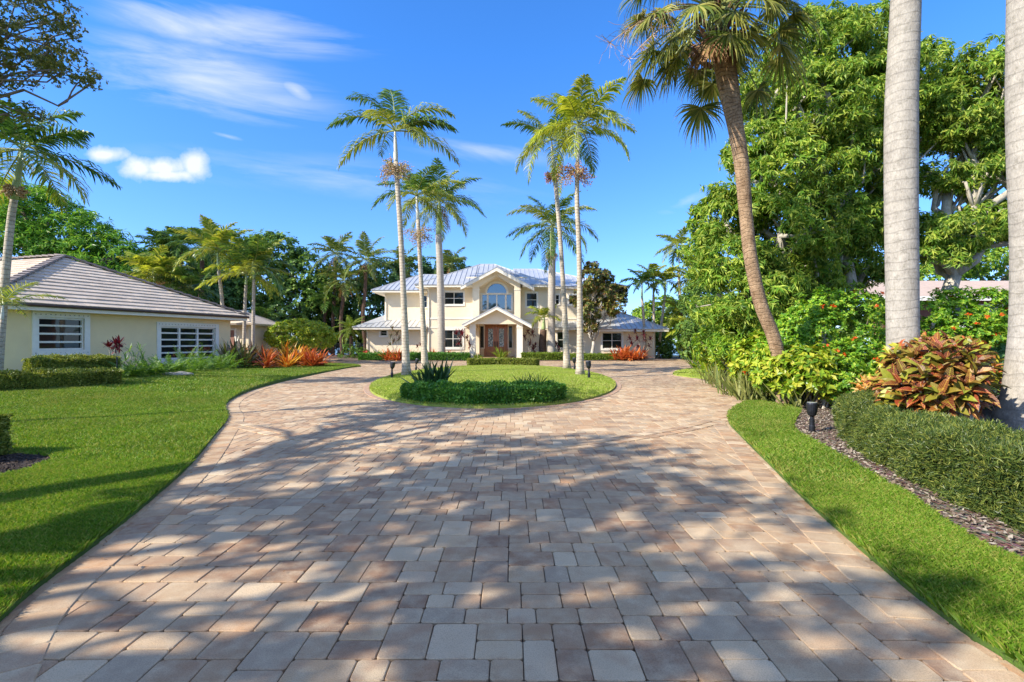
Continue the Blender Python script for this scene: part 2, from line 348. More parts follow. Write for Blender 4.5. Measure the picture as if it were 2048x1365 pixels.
    m,t,b=newmat('island turf'); pos=geo(t)
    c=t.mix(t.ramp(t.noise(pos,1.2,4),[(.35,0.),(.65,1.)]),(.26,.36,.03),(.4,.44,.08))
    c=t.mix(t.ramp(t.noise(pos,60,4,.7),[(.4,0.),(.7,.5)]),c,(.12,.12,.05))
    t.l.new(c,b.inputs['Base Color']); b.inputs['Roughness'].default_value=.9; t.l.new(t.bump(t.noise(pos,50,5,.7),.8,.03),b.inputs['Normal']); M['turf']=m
    m,t,b=newmat('bark mulch'); pos=geo(t)
    v=t.new('ShaderNodeTexVoronoi'); v.inputs['Scale'].default_value=38; t.l.new(t.scalev(pos,(1,.45,1)),v.inputs['Vector'])
    c=t.mix(.5,t.ramp(t.noise(pos,30,5,.7),[(.3,(.07,.045,.03)),(.7,(.3,.22,.16))]),v.outputs['Color'])
    c=t.mix(1,c,(.42,.32,.25),'MULTIPLY'); c=t.mix(.4,c,(.13,.09,.065))
    t.l.new(c,b.inputs['Base Color']); b.inputs['Roughness'].default_value=.95; t.l.new(t.bump(v.outputs[0],.8,.03),b.inputs['Normal']); M['mulch']=m
    M['chip']=leaf_mat('mulch chips and straw',[(.06,.04,.025),(.16,.11,.075),(.3,.24,.18),(.45,.4,.32)],.85,.02,gain=1)
    M['chipD']=leaf_mat('dark mulch chips',[(.02,.013,.01),(.05,.035,.027),(.1,.07,.05)],.85,.02,gain=1)
    m,t,b=newmat('rough ground'); pos=geo(t)
    t.l.new(t.ramp(t.noise(pos,1.5,6,.65),[(.35,(.03,.05,.012)),(.65,(.09,.1,.03))]),b.inputs['Base Color']); b.inputs['Roughness'].default_value=.95; M['ground']=m
    m,t,b=newmat('lake water'); b.inputs['Base Color'].default_value=(.02,.09,.16,1); b.inputs['Roughness'].default_value=.12
    t.l.new(t.bump(t.noise(t.scalev(geo(t),(.6,2.5,1)),1.0,5),.5,.15),b.inputs['Normal']); M['water']=m
mats()
SKYLO=(.74,.97,1.58); SKYHI=(.46,1.1,1.85); CLOUDC=(6.2,6.3,6.8); SKYSTR=.108; EXPO=.74
# ------------------------------------------------------------------ outlines
def cat(pts,n=6,closed=False):
    p=np.array(pts,float); out=[]
    m=len(p)
    for i in range(m if closed else m-1):
        if closed: a,b,c,d=p[(i-1)%m],p[i],p[(i+1)%m],p[(i+2)%m]
        else: a,b,c,d=p[max(i-1,0)],p[i],p[i+1],p[min(i+2,m-1)]
        for k in range(n):
            t=k/n; out.append(.5*((2*b)+(-a+c)*t+(2*a-5*b+4*c-d)*t*t+(-a+3*b-3*c+d)*t**3))
    if not closed: out.append(p[-1])
    return np.array(out)
def inside(pts,poly):
    x,y=pts[:,0],pts[:,1]; poly=np.asarray(poly); r=np.zeros(len(pts),bool); n=len(poly); j=n-1
    for i in range(n):
        xi,yi=poly[i,:2]; xj,yj=poly[j,:2]
        c=((yi>y)!=(yj>y)); 
        with np.errstate(divide='ignore',invalid='ignore'): r^=c&(x<(xj-xi)*(y-yi)/(yj-yi+1e-12)+xi)
        j=i
    return r
def dist_poly(pts,poly,closed=True):
    d=np.full(len(pts),1e9); poly=np.asarray(poly)[:,:2]; n=len(poly)
    for i in range(n if closed else n-1):
        a=poly[i]; b=poly[(i+1)%n]; ab=b-a; t=np.clip(((pts-a)@ab)/(ab@ab+1e-12),0,1)
        d=np.minimum(d,np.linalg.norm(pts-a-t[:,None]*ab,axis=1))
    return d
g=lambda *a:[G(x,y) for x,y in a]
LE=[(-1.7,-1.5),(-1.95,1.2)]+g((0,1245),(190,1092),(290,1012),(380,932),(430,872),(455,838),(450,814),(470,796),(520,776),(600,756),(690,738),(722,734))
LEc=cat(LE,6)                                        # driveway edge of the left lawn
Lback=[(-9.6,30.6),(-13.5,31.5),(-19,31)]
left_lawn=np.vstack([LEc,np.array(Lback+[(-60,31),(-60,-1.5)])])
RE=[(1.6,-1.5),(2.25,1.4)]+g((2048,1345),(1920,1262),(1780,1152),(1620,1012),(1540,932),(1480,872),(1457,845),(1462,825),(1490,808))
REc=cat(RE,6)
Rgrass_in=cat(g((1490,808),(1545,806),(1598,822),(1590,845),(1588,862),(1620,884),(1700,930),(1800,990),(1900,1060),(2048,1137))+[(3.9,1.5),(3.9,-1.5)],6)
right_grass=np.vstack([REc,Rgrass_in[1:]])
RBedge=cat(g((1490,808),(1484,792),(1462,778),(1425,765),(1390,757)),6)   # bed edge above the lawn tip
pen=cat(g((1390,757),(1346,750),(1362,742),(1400,737),(1420,734)),6)        # small grass peninsula
right_bed=np.vstack([np.array([(60,-1.5),(3.0,-1.5)]),np.array(Rgrass_in[::-1]),RBedge[1:],np.array(g((1432,742),(1440,733),(1450,722)))+0,np.array([(60,38)])])
peninsula=np.vstack([pen,np.array(g((1446,736),(1440,748),(1425,762)))])
tt=np.linspace(0,2*PI,96,endpoint=False)
IC=(-.62,20.4); island=np.stack([IC[0]+4.45*np.sin(tt),IC[1]-9.35*np.cos(tt)],1)
house_bed=np.array([(-13.2,37.2)]+[tuple(v) for v in cat([(-13.2,37.2),(-8,37.4),(-3.6,37.3)],4)[1:]]+[(-3.6,38.0),(1.0,38.0),(1.0,37.4)]+[tuple(v) for v in cat([(1.0,37.4),(6,37.3),(10,37.6),(12.8,38.6)],4)[1:]]+[(12.8,60),(-18,60),(-18,45),(-13.8,40)])
arc=cat([(-5.6,9.6),(-5.05,8.95),(-3.2,7.6),(-1.6,6.95),(-.1,6.74),(1.0,7.05),(1.75,7.55),(3,8.45),(4.15,9.6),(4.9,10.5)],8)

def sheet(name,outline,mat,zf,step=.6,skirt=.12,label=None,kind='structure'):
    bm=bmesh.new()
    vs=[bm.verts.new((p[0],p[1],0)) for p in outline]
    f=bm.faces.new(vs); bm.normal_update()
    if f.normal.z<0: f.normal_flip()
    bmesh.ops.triangulate(bm,faces=bm.faces[:])
    if step:
        o=np.asarray(outline); x0,y0=o.min(0)[:2]; x1,y1=o.max(0)[:2]
        x0=max(x0,-24)
        for a in np.arange(x0+step,x1,step): bmesh.ops.bisect_plane(bm,geom=bm.verts[:]+bm.edges[:]+bm.faces[:],plane_co=(a,0,0),plane_no=(1,0,0))
        for a in np.arange(y0+step,y1,step): bmesh.ops.bisect_plane(bm,geom=bm.verts[:]+bm.edges[:]+bm.faces[:],plane_co=(0,a,0),plane_no=(0,1,0))
    for v in bm.verts: v.co.z=float(zf(v.co.x,v.co.y))
    if skirt:
        be=[e for e in bm.edges if e.is_boundary]
        r=bmesh.ops.extrude_edge_only(bm,edges=be)
        for v in r['geom']:
            if isinstance(v,bmesh.types.BMVert): v.co.z-=skirt
    me=bpy.data.meshes.new(name); bm.to_mesh(me); bm.free(); me.materials.append(mat)
    o=bpy.data.objects.new(name,me); COL.objects.link(o); tag(o,label,kind=kind); return o

gr=MB(); R=3000; gr.add([(-R,-R,-.16),(R,-R,-.16),(R,R,-.16),(-R,R,-.16)],[(0,1,2,3)]); tag(gr.build('ground',M['ground']),kind='structure')
w=MB(); w.add([(-2900,57.5,-.14),(2900,57.5,-.14),(2900,2900,-.14),(-2900,2900,-.14)],[(0,1,2,3)]); tag(w.build('lake',M['water']),'blue lake water behind the houses',kind='structure')
sheet('left_lawn',left_lawn,M['lawn'],gz,.8)
sheet('right_lawn',right_grass,M['lawn'],lambda x,y:.03,0)
sheet('mulch_bed',right_bed,M['mulch'],lambda x,y:.012,0)
sheet('grass_peninsula',peninsula,M['turf'],lambda x,y:.035,0)
def iz(x,y):
    x=np.asarray(x,float);y=np.asarray(y,float)
    r=((x-IC[0])/4.45)**2+((y-IC[1])/9.35)**2
    return .05+.16*(1-np.clip(r,0,1))**.8
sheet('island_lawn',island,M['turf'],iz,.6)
sheet('house_bed',house_bed,M['mulch'],lambda x,y:.04,0)

# ------------------------------------------------------------------ driveway pavers
base=MB(); base.add([(-30,-6,-.02),(16,-6,-.02),(16,54,-.02),(-30,54,-.02)],[(0,1,2,3)])
drv=base.build('driveway',M['sand']); tag(drv,'dark joint sand under the tumbled paver driveway',kind='structure')
pr=np.random.default_rng(3)
def paver_batch(cx,cy,hw,hl,ang,z,mb,det=True,jit=.004):
    n=len(cx); r=.013
    def ring(ins,dz,cut):
        a=hw-ins; b=hl-ins; c=cut
        px=np.stack([-a+c,a-c,a,a,a-c,-a+c,-a,-a],1); py=np.stack([-b,-b,-b+c,b-c,b,b,b-c,-b+c],1)
        return px,py,np.full_like(px,dz)
    if det:
        rings=[ring(.0025,-.02,r),ring(.0025,-.004,r),ring(.007,0,r)]
        faces=[(0+16,1+16,2+16,3+16,4+16,5+16,6+16,7+16)]+[(k*8+i,k*8+(i+1)%8,(k+1)*8+(i+1)%8,(k+1)*8+i) for k in range(2) for i in range(8)]
    else:
        rings=[ring(.004,0,r)]; faces=[tuple(range(8))]
    px=np.concatenate([q[0] for q in rings],1); py=np.concatenate([q[1] for q in rings],1); pz=np.concatenate([q[2] for q in rings],1)
    tx=pr.normal(0,.006,(n,1)); ty=pr.normal(0,.006,(n,1)); dz=pr.normal(0,.0012,(n,1))
    ca=np.cos(ang)[:,None]; sa=np.sin(ang)[:,None]
    X=cx[:,None]+px*ca-py*sa; Y=cy[:,None]+px*sa+py*ca; Z=z+pz+dz+px*tx+py*ty
    m=px.shape[1]; lt=np.array([len(f) for f in faces],np.int32); li=np.array([i for f in faces for i in f],np.int32)
    mb.V.append(np.stack([X,Y,Z],2).reshape(-1,3)); mb.L.append(((li[None]+(np.arange(n)*m)[:,None]).ravel()+mb.n).astype(np.int32))
    mb.T.append(np.tile(lt,n)); mb.M.append(np.zeros(len(lt)*n,np.int32)); mb.UV.append(np.zeros((len(li)*n,2))); mb.n+=n*m
cxs=[];cys=[];hws=[];hls=[]
u=.0755
def pack(xa,xb,ya,yb):
    """skyline packing of three paver sizes so that no course runs through"""
    n=int((yb-ya)/u); sky=np.zeros(n,int); H=int((xb-xa)/(u*1.03)); uu=u*1.03
    pr_=random.Random(5)
    for c in range(0,n-3,3): sky[c:c+3]=pr_.choice((0,1,2))
    while True:
        c=int(sky.argmin()); h=sky[c]
        if h>=H: break
        e=c
        while e<n and sky[e]==h: e+=1
        W=e-c; opts=[w for w in (3,2,4,3,4) if w==W or W-w>=2]
        if not opts: w=W
        else: w=pr_.choice(opts)
        hh=pr_.choice((2,3,3,2) if w!=2 else (3,3,2)) if w!=3 else pr_.choice((2,3,3,4))
        # avoid one-unit steps against neighbours where possible
        cxs.append(xa+(h+hh/2)*uu); cys.append(ya+(c+w/2)*u); hws.append(hh*uu/2); hls.append(w*u/2)
        sky[c:c+w]=h+hh
pack(-12,14,1.0,53); pack(-26,-12.05,30,53)
cxs,cys,hws,hls=map(np.array,(cxs,cys,hws,hls))
pp=np.stack([cxs,cys],1)
keep=np.ones(len(pp),bool)
for poly in (left_lawn,right_grass,right_bed,island,house_bed):
    ii=inside(pp,poly); near=dist_poly(pp,poly)<.25; keep&=~(ii&~near)
cxs,cys,hws,hls=cxs[keep],cys[keep],hws[keep],hls[keep]
pv=MB(); nr=cys<16
paver_batch(cxs[nr],cys[nr],hws[nr],hls[nr],pr.normal(0,.006,nr.sum()),0.,pv,True)
paver_batch(cxs[~nr],cys[~nr],hws[~nr],hls[~nr],pr.normal(0,.006,(~nr).sum()),0.,pv,False)
def course(path,off,wid,step,z,mb,closed=False):
    p=np.asarray(path)[:,:2]
    if closed: p=np.vstack([p,p[:1]])
    seg=np.linalg.norm(np.diff(p,axis=0),axis=1); s=np.concatenate([[0],np.cumsum(seg)])
    L=s[-1]; n=int(L/step); q=(np.arange(n)+.5)*L/n
    x=np.interp(q,s,p[:,0]); yy=np.interp(q,s,p[:,1]); e=.2
    dx=np.interp(q+e,s,p[:,0])-np.interp(q-e,s,p[:,0]); dy=np.interp(q+e,s,p[:,1])-np.interp(q-e,s,p[:,1])
    l=np.hypot(dx,dy); dx/=l; dy/=l
    paver_batch(x-dy*off,yy+dx*off,np.full(n,L/n/2),np.full(n,wid/2),np.arctan2(dy,dx),z,mb,True)
for path,sg in ((LEc,-1),(REc,1),(RBedge,1),(cat(g((1390,757),(1346,750),(1362,742)),6),1)):
    course(path,sg*.17,.235,.20,.007,pv); course(path,sg*.03,.05,.3,.0,pv)
course(arc,0,.17,.17,.010,pv); course(arc,.18,.17,.2,.013,pv)
course(house_bed[:22],-.12,.24,.2,.007,pv)
o=pv.build('driveway_pavers',M['paver'],uv=False); tag(o,'tumbled tan and grey block pavers of the driveway',kind='structure')
pt=MB(); course(island,-.10,.17,.16,.012,pt,True)
tag(pt.build('island_kerb',M['paverT']),'terracotta soldier course of pavers round the island',kind='structure')

# ------------------------------------------------------------------ grass blades
def blades(mb,poly,n,zf,h=(.04,.075),wd=.005,box=None,excl=()):
    po=np.asarray(poly)[:,:2]; x0,y0=po.min(0); x1,y1=po.max(0)
    if box: x0,x1,y0,y1=max(x0,box[0]),min(x1,box[1]),max(y0,box[2]),min(y1,box[3])
    p=np.stack([rng.uniform(x0,x1,n),rng.uniform(y0,y1,n)],1)
    k=inside(p,po)
    for e in excl: k&=~inside(p,e)
    k&=(np.abs(p[:,0])<p[:,1]*1.06+.6)
    p=p[k]; n=len(p)
    if n==0: return
    z=zf(p[:,0],p[:,1])+np.zeros(n); a=rng.uniform(0,2*PI,n); H=rng.uniform(*h,n)
    patch=.75+.5*np.sin(p[:,0]*1.7+np.sin(p[:,1]*1.3)*2)*np.sin(p[:,1]*2.1); H=H*(.85+.3*np.clip(patch,0,1))
    lean=rng.normal(0,.45,(n,2))*H[:,None]
    dx,dy=np.cos(a)*wd,np.sin(a)*wd
    v=np.stack([np.stack([p[:,0]-dx,p[:,1]-dy,z-.005],1),np.stack([p[:,0]+dx,p[:,1]+dy,z-.005],1),
                np.stack([p[:,0]+lean[:,0]*.35+dx*.7,p[:,1]+lean[:,1]*.35+dy*.7,z+H*.6],1),np.stack([p[:,0]+lean[:,0],p[:,1]+lean[:,1],z+H],1),],1)
    mb.V.append(v.reshape(-1,3)); f=np.array([0,1,2,0,2,3])
    mb.L.append(((f[None]+(np.arange(n)*4)[:,None]).ravel()+mb.n).astype(np.int32)); mb.T.append(np.full(2*n,3,np.int32)); mb.M.append(np.zeros(2*n,np.int32)); mb.UV.append(np.zeros((6*n,2))); mb.n+=4*n
dark_bed=cat([(-8,4.7),(-6.0,4.9),(-5.5,5.35),(-5.5,5.8),(-6.0,6.35),(-8,6.6)],6)
gm=MB()
blades(gm,left_lawn,420000,gz,(.03,.06),.0032,(-6,0,2.2,6),(dark_bed,))
blades(gm,left_lawn,420000,gz,(.035,.065),.0055,(-14,-3,6,13),(dark_bed,))
blades(gm,left_lawn,260000,gz,(.04,.07),.010,(-17,-6,13,32))
tag(gm.build('grass',M['grass']),'short green lawn grass left of the driveway','grass',kind='stuff')
gm=MB()
blades(gm,right_grass,420000,lambda x,y:.03,(.03,.06),.0035,(1.5,5,1.5,5))
blades(gm,right_grass,220000,lambda x,y:.03,(.035,.065),.0045,(2,8,5,13))
tag(gm.build('grass',M['grass']),'strip of green lawn grass between the driveway and mulch','grass',kind='stuff')
gm=MB()
blades(gm,island,260000,iz,(.03,.055),.008,None)
blades(gm,peninsula,26000,lambda x,y:.035,(.03,.06),.01,None)
tag(gm.build('grass',M['grassY']),'yellow green grass on the oval island','grass',kind='stuff')
sheet('dark_mulch_bed',dark_bed,plain('black mulch',(.035,.025,.02),.95,var=.6,scale=40,bump=.8,bscale=50,bdist=.03),lambda x,y:gz(x,y)+.02,0,.05)

# ------------------------------------------------------------------ vegetation templates
def tm(v,f):
    v=np.array(v,float); uv=np.stack([v[:,0]/(np.abs(v[:,0]).max()*2)+.5,v[:,1]],1); return (v,f,uv)
def leaf_t(w,dr=.15,fold=.12):
    """pointed leaf, folded along the midrib, drooping at the tip; split along the midrib"""
    ys=[0,.22,.5,.8,1]; ws=[0,.75,1,.62,0]; zs=[0,.02,0,-.35*dr,-dr]
    v=[(0,0,0)]; 
    for y_,w_,z_ in zip(ys[1:4],ws[1:4],zs[1:4]): v+=[(-w_*w/2,y_,z_+fold*w_*w),(0,y_,z_),(w_*w/2,y_,z_+fold*w_*w)]
    v.append((0,1,zs[-1]))
    f=[(0,2,1),(0,3,2),(1,2,5,4),(2,3,6,5),(4,5,8,7),(5,6,9,8),(7,8,10),(8,9,10)]
    return tm(v,f)
def leaf_s(w,dr=.15):
    v=[(0,0,0),(-w/2,.4,.03),(w/2,.4,.03),(0,1,-dr)]
    return tm(v,[(0,2,3,1)])
LANCE=leaf_s(.26,.2); OVAL=leaf_s(.55,.1); WIDE=leaf_t(.42,.18,.25); THIN=leaf_s(.13,.1); ROUND=leaf_s(.8,.05)
OCT=tm([(0,0,1),(1,0,0),(0,1,0),(-1,0,0),(0,-1,0),(0,0,-1)],[(0,1,2),(0,2,3),(0,3,4),(0,4,1),(5,2,1),(5,3,2),(5,4,3),(5,1,4)])
def rdir(n):
    v=rng.normal(0,1,(n,3)); return v/np.linalg.norm(v,axis=1,keepdims=True)
def nrm(v): return v/np.maximum(np.linalg.norm(v,axis=-1,keepdims=True),1e-9)

def clump_centres(blobs,n,shell=(.72,1.02),up=-.55,hole=0):
    """points near the outer surface of a union of ellipsoids"""
    B=np.array(blobs,float); vol=B[:,3]*B[:,4]+B[:,3]*B[:,5]+B[:,4]*B[:,5]; out=[];nor=[]
    tot=0
    while tot<n:
        k=rng.choice(len(B),n*2,p=vol/vol.sum()); d=rdir(n*2); r=rng.uniform(*shell,n*2)
        p=B[k,:3]+d*B[k,3:6]*r[:,None]; ok=d[:,2]>up-rng.random(n*2)*.3
        for b in B:
            q=(((p-b[:3])/b[3:6])**2).sum(1); ok&=(q>.42)
        if hole:
            sc_=hole; nn=np.sin(p[:,0]*sc_+p[:,2]*1.3*sc_)+np.sin(p[:,1]*sc_*1.1-p[:,2]*sc_*.8+2)+np.sin(p[:,0]*sc_*.6-p[:,2]*sc_*1.7+1); ok&=nn>-.85
        out.append(p[ok]); nor.append(nrm(d[ok]/B[k[ok],3:6])); tot+=ok.sum()
    return np.concatenate(out)[:n],np.concatenate(nor)[:n]
def whorls(mb,C,Nn,rc,per,leaves,tmpl,size,droop=.35,flat=.75,jit=.25,mi=0):
    """each clump: a small dome of leaf whorls"""
    n=len(C); d=rdir(n*per).reshape(n,per,3)
    d=nrm(d+Nn[:,None]*.9+np.array([0,0,.25])); r=rng.uniform(.35,1,(n,per,1))*np.asarray(rc).reshape(-1,1,1)
    tip=C[:,None]+d*r*np.array([1,1,flat]); ax=nrm(d+np.array([0,0,.35])).reshape(-1,3); tip=tip.reshape(-1,3)
    m=len(tip); a0=rng.uniform(0,2*PI,m)
    t1=nrm(np.cross(ax,rdir(m))); t2=np.cross(ax,t1)
    for j in range(leaves):
        a=a0+j*2*PI/leaves*1.0+rng.normal(0,.25,m)
        rad=np.cos(a)[:,None]*t1+np.sin(a)[:,None]*t2
        D=nrm(rad+ax*rng.uniform(.0,.7,(m,1))-np.array([0,0,1])*droop*rng.uniform(.3,1.4,(m,1))+rng.normal(0,jit*.6,(m,3)))
        s=size*rng.uniform(.65,1.2,m)
        mb.inst(tmpl,tip+rng.normal(0,jit*size*.4,(m,3)),D,ax+rng.normal(0,.3,(m,3)),s,mi)
def crooked(a,b,k=5,j=.12,sag=0):
    a=np.array(a,float);b=np.array(b,float); t=np.linspace(0,1,k)[:,None]; L=np.linalg.norm(b-a)
    p=a+(b-a)*t; w=rng.normal(0,j*L/k,(k,3)); w[0]=0; w[-1]=0; p=p+w; p[:,2]+=sag*L*np.sin(PI*t[:,0]); return p
def broadleaf(name,base,blobs,label,cat_,mat,nclump,rc,per,leaves,tmpl,size,bark='bark',tr=.3,fork=.45,nbr=26,group=None,droop=.35,trunkpath=None,brad=.035,up=-.55,shell=(.72,1.02),flat=.75,hole=0):
    root=thing(name,base,label,cat_,group); org=np.array(base,float)
    C,Nn=clump_centres(blobs,nclump,shell,up,hole)
    mb=MB(); whorls(mb,C,Nn,rng.uniform(.6,1.2,len(C))*rc,per,leaves,tmpl,size,droop,flat)
    mb.build('crown',M[mat],root,org)
    t=MB(); B=np.array(blobs,float); cen=(B[:,:3]*B[:,3:4]).sum(0)/B[:,3].sum()
    top=org+(cen-org)*fork; top[2]=base[2]+(cen[2]-base[2])*fork
    tp=crooked(base,top,5,.1) if trunkpath is None else np.array(trunkpath,float); top=tp[-1]
    t.tube(tp,np.linspace(tr*1.25,tr*.8,len(tp)),10)
    main=[]
    for b in B:
        e=b[:3]+rng.normal(0,.12,3)*b[3:6]; m_=crooked(top,e,6,.35,.05); t.tube(m_,np.linspace(tr*.6,tr*.2,6),7); main.append(m_)
    idx=rng.choice(len(C),min(nbr,len(C)),replace=False)
    for i in idx:
        m_=main[int(np.argmin(np.linalg.norm(B[:,:3]-C[i],axis=1)))]; s=m_[rng.integers(2,6)]
        t.tube(crooked(s,C[i],5,.4),np.linspace(tr*.22,brad*.35,5),5)
    t.build('trunk',M[bark],root,org,smooth=True)
    return root

# ------------------------------------------------------------------ palms
def frond_rows(base,az,el0,L,bend,nl,ll,lw,gap=0.0,lift=.15,tw=.0,ldroop=.55,seed=0):
    """returns rachis points and leaflet ribbons (n,4,2,3)"""
    k=22; t=np.linspace(0,1,k); e=el0-bend*t**1.25; ds=L/(k-1)
    h=np.concatenate([[0],np.cumsum(np.cos(e[:-1])*ds)]); v=np.concatenate([[0],np.cumsum(np.sin(e[:-1])*ds)])
    azs=az+tw*t; hx=np.concatenate([[0],np.cumsum(np.cos(azs[:-1])*np.diff(h))]); hy=np.concatenate([[0],np.cumsum(np.sin(azs[:-1])*np.diff(h))])
    rp=np.stack([base[0]+hx,base[1]+hy,base[2]+v],1)
    T=nrm(np.gradient(rp,axis=0))
    s=np.repeat(np.linspace(.14,.995,nl),2); side=np.tile([-1,1],nl)
    s=s+rng.normal(0,.006,len(s)); s=np.clip(s,.1,1)
    p=np.stack([np.interp(s,t,rp[:,i]) for i in range(3)],1); tg=nrm(np.stack([np.interp(s,t,T[:,i]) for i in range(3)],1))
    S_=nrm(np.cross(tg,np.array([0,0,1.])+.0*tg)); S_=np.where(np.isnan(S_),[1,0,0],S_); U=np.cross(S_,tg)
    ang=np.radians(28+38*s)+rng.normal(0,.09,len(s))
    prof=np.sin(PI*np.clip(.12+.9*s**.85,0,1))**.55; prof=np.maximum(prof,.3)
    le=ll*prof*rng.uniform(.85,1.1,len(s))
    d=nrm(S_*side[:,None]*np.cos(ang*.8)[:,None]+tg*np.sin(ang)[:,None]*.9+U*(lift+rng.normal(0,.16,len(s)))[:,None])
    pts=[p]; dd=d; down=np.array([0,0,-1.])
    dr=ldroop*rng.uniform(.6,1.4,(len(s),1))
    for j in range(3):
        pts.append(pts[-1]+dd*(le/3)[:,None]); dd=nrm(dd+down*dr*(.45+.35*j))
    W=[.5,1.,.75,.08]; wv=nrm(tg*.9+U*.25+rng.normal(0,.12,(len(s),3)))
    rows=np.stack([np.stack([pts[j]-wv*lw*W[j]/2,pts[j]+wv*lw*W[j]/2],1) for j in range(4)],1)
    if gap>0: rows=rows[rng.random(len(rows))>gap]
    return rp,rows
def frond_obj(root,org,base,az,el,L,bend,nl,ll,lw,mat,name='frond',**kw):
    rp,rows=frond_rows(base,az,el,L,bend,nl,ll,lw,**kw)
    mb=MB(); mb.ribbons(rows,0); mb.tube(rp,np.linspace(.028,.006,len(rp))*(L/3+.2),5,1,False)
    return mb.build(name,[M[mat],M['petiole']],root,org)
def palm(name,label,cat_,px,Y,top,trw,hub,nf,L,mats_,nl=46,ll=.55,lw=.04,group=None,shaft=None,fruit=None,bark='trunkP',z0=0.,els=(-.25,1.35),bendr=(1.2,2.0),parts=True,base=None,flare=1.35,ldroop=.6,az0=0,dead=0,gap=0,spec=None,shaftmat='shaftP',slim=False):
    nl=int(nl*1.25); lw=lw*1.25
    """px: trunk path in photo points from foot to the crown, Y distance, hub point"""
    path=np.array([P(x,y,Y) for x,y in px]); path[0]=(path[0][0],Y,z0)
    m=len(path); pth=cat(path,5); q=np.linspace(0,1,len(pth))
    root=thing(name,tuple(pth[0]),label,cat_,group); org=pth[0]
    r=trw/2*np.interp(q,[0,.05,.2,.6,1],[flare,1.1,1.0,.95,.85])
    if slim: r=trw/2*np.interp(q,[0,.04,.15,.4,1],[1.45,1.1,.9,.68,.6])
    t=MB(); t.tube(pth,r,14); t.build('trunk',M[bark],root,org,smooth=True)
    H=np.array(P(hub[0],hub[1],Y))
    if shaft is not None:
        s=MB(); s.tube(cat([pth[-1],pth[-1]*.5+H*.5,H],4),trw/2*(.72 if slim else 1)*np.array([.95,1.05,1.1,1.0,.9,.8,.65,.5,.4])*shaft,12)
        s.build('crownshaft',M[shaftmat],root,org,smooth=True)
    allmb=MB()
    for i in range(nf):
        az=az0+i*2.399963+rng.normal(0,.12); u=(i+.5)/nf
        el=els[1]+(els[0]-els[1])*u**.9+rng.normal(0,.08); bend=rng.uniform(*bendr)*(1-.25*(1-u)); Lf=L*rng.uniform(.85,1.08)*(.82+.18*min(1,u*2.5))
        mat=mats_[rng.integers(len(mats_))] if u<.75 else mats_[-1]
        if spec and i in spec: az,el,bend,mat=spec[i]
        kw=dict(tw=rng.normal(0,.25),ldroop=ldroop,gap=gap)
        if parts: frond_obj(root,org,H,az,el,Lf,bend,nl,ll,lw,mat,**kw)
        else:
            rp,rows=frond_rows(H,az,el,Lf,bend,nl,ll,lw,**kw); allmb.ribbons(rows,0); allmb.tube(rp,np.linspace(.03,.008,len(rp)),4,1,False); am=mat
    if not parts: allmb.build('crown',[M[mats_[0]],M['petiole']],root,org)
    if fruit:
        for (fx,fy,fr,fm) in fruit:
            c=np.array(P(fx,fy,Y)); f=MB(); ns=34
            rr=fr*Y/F
            sp=H*.0+np.array(P(fx,fy-fr*.35/1,Y)); 
            a=rng.uniform(0,2*PI,ns)
            for j in range(ns):
                d=np.array([math.cos(a[j]),math.sin(a[j]),rng.uniform(-.9,.7)]); e=c+d/np.linalg.norm(d)*rr*rng.uniform(.7,1.05)
                pth2=crooked(c+(0,0,rr*.2),e,4,.25,.12); f.tube(pth2,[.014,.01,.008,.005],4,1,False)
                k=26; tq=rng.uniform(.35,1,k); pp_=np.stack([np.interp(tq,np.linspace(0,1,4),pth2[:,i]) for i in range(3)],1)+rng.normal(0,rr*.09,(k,3))
                f.inst(OCT,pp_,rdir(k),rdir(k),rng.uniform(.018,.032,k),0)
            f.build('fruit_cluster',[M[fm],M['petiole']],root,org)
    if dead:
        f=MB()
        for j in range(dead):
            a=rng.uniform(0,2*PI); rp,rows=frond_rows(H-(0,0,.15),a,-.9,L*.6,.5,16,ll*.5,lw,ldroop=1.5); f.ribbons(rows)
        f.build('dead_frond',M['dead'],root,org)
    return root
# ------------------------------------------------------------------ strap-leaved plants
def straps(mb,bases,az,el,L,W,bend,k=6,mi=0,fold=0,tap=.7,tw=0):
    n=len(bases); t=np.linspace(0,1,k)
    e=el[:,None]-bend[:,None]*t[None]**1.3; ds=L/(k-1)
    h=np.concatenate([np.zeros((n,1)),np.cumsum(np.cos(e[:,:-1])*ds[:,None],1)],1); v=np.concatenate([np.zeros((n,1)),np.cumsum(np.sin(e[:,:-1])*ds[:,None],1)],1)
    P_=np.stack([bases[:,0:1]+h*np.cos(az)[:,None],bases[:,1:2]+h*np.sin(az)[:,None],bases[:,2:3]+v],2)
    sx=np.stack([-np.sin(az),np.cos(az),np.zeros(n)],1)
    if tw: 
        up=np.stack([-np.sin(el)*np.cos(az),-np.sin(el)*np.sin(az),np.cos(el)],1); a=rng.normal(0,tw,n)[:,None]; sx=sx*np.cos(a)+up*np.sin(a)
    wp=np.interp(t,[0,.15,.55,.85,1],[.55,.9,1,tap*.8,.03])
    w_=W[:,None,None]*wp[None,:,None]/2*sx[:,None]
    mb.ribbons(np.stack([P_-w_,P_+w_],2),mi)
def rosette(mb,c,n,L,W,el=(.1,1.35),bend=(.3,1.2),spread=.04,mi=0,k=6,tw=0):
    b=np.array(c,float)+rng.normal(0,spread,(n,3))*[1,1,.2]
    az=np.arange(n)*2.399+rng.uniform(0,6)
    straps(mb,b,az,rng.uniform(*el,n),L*rng.uniform(.7,1.1,n),W*rng.uniform(.8,1.15,n),rng.uniform(*bend,n),k,mi,tw=tw)
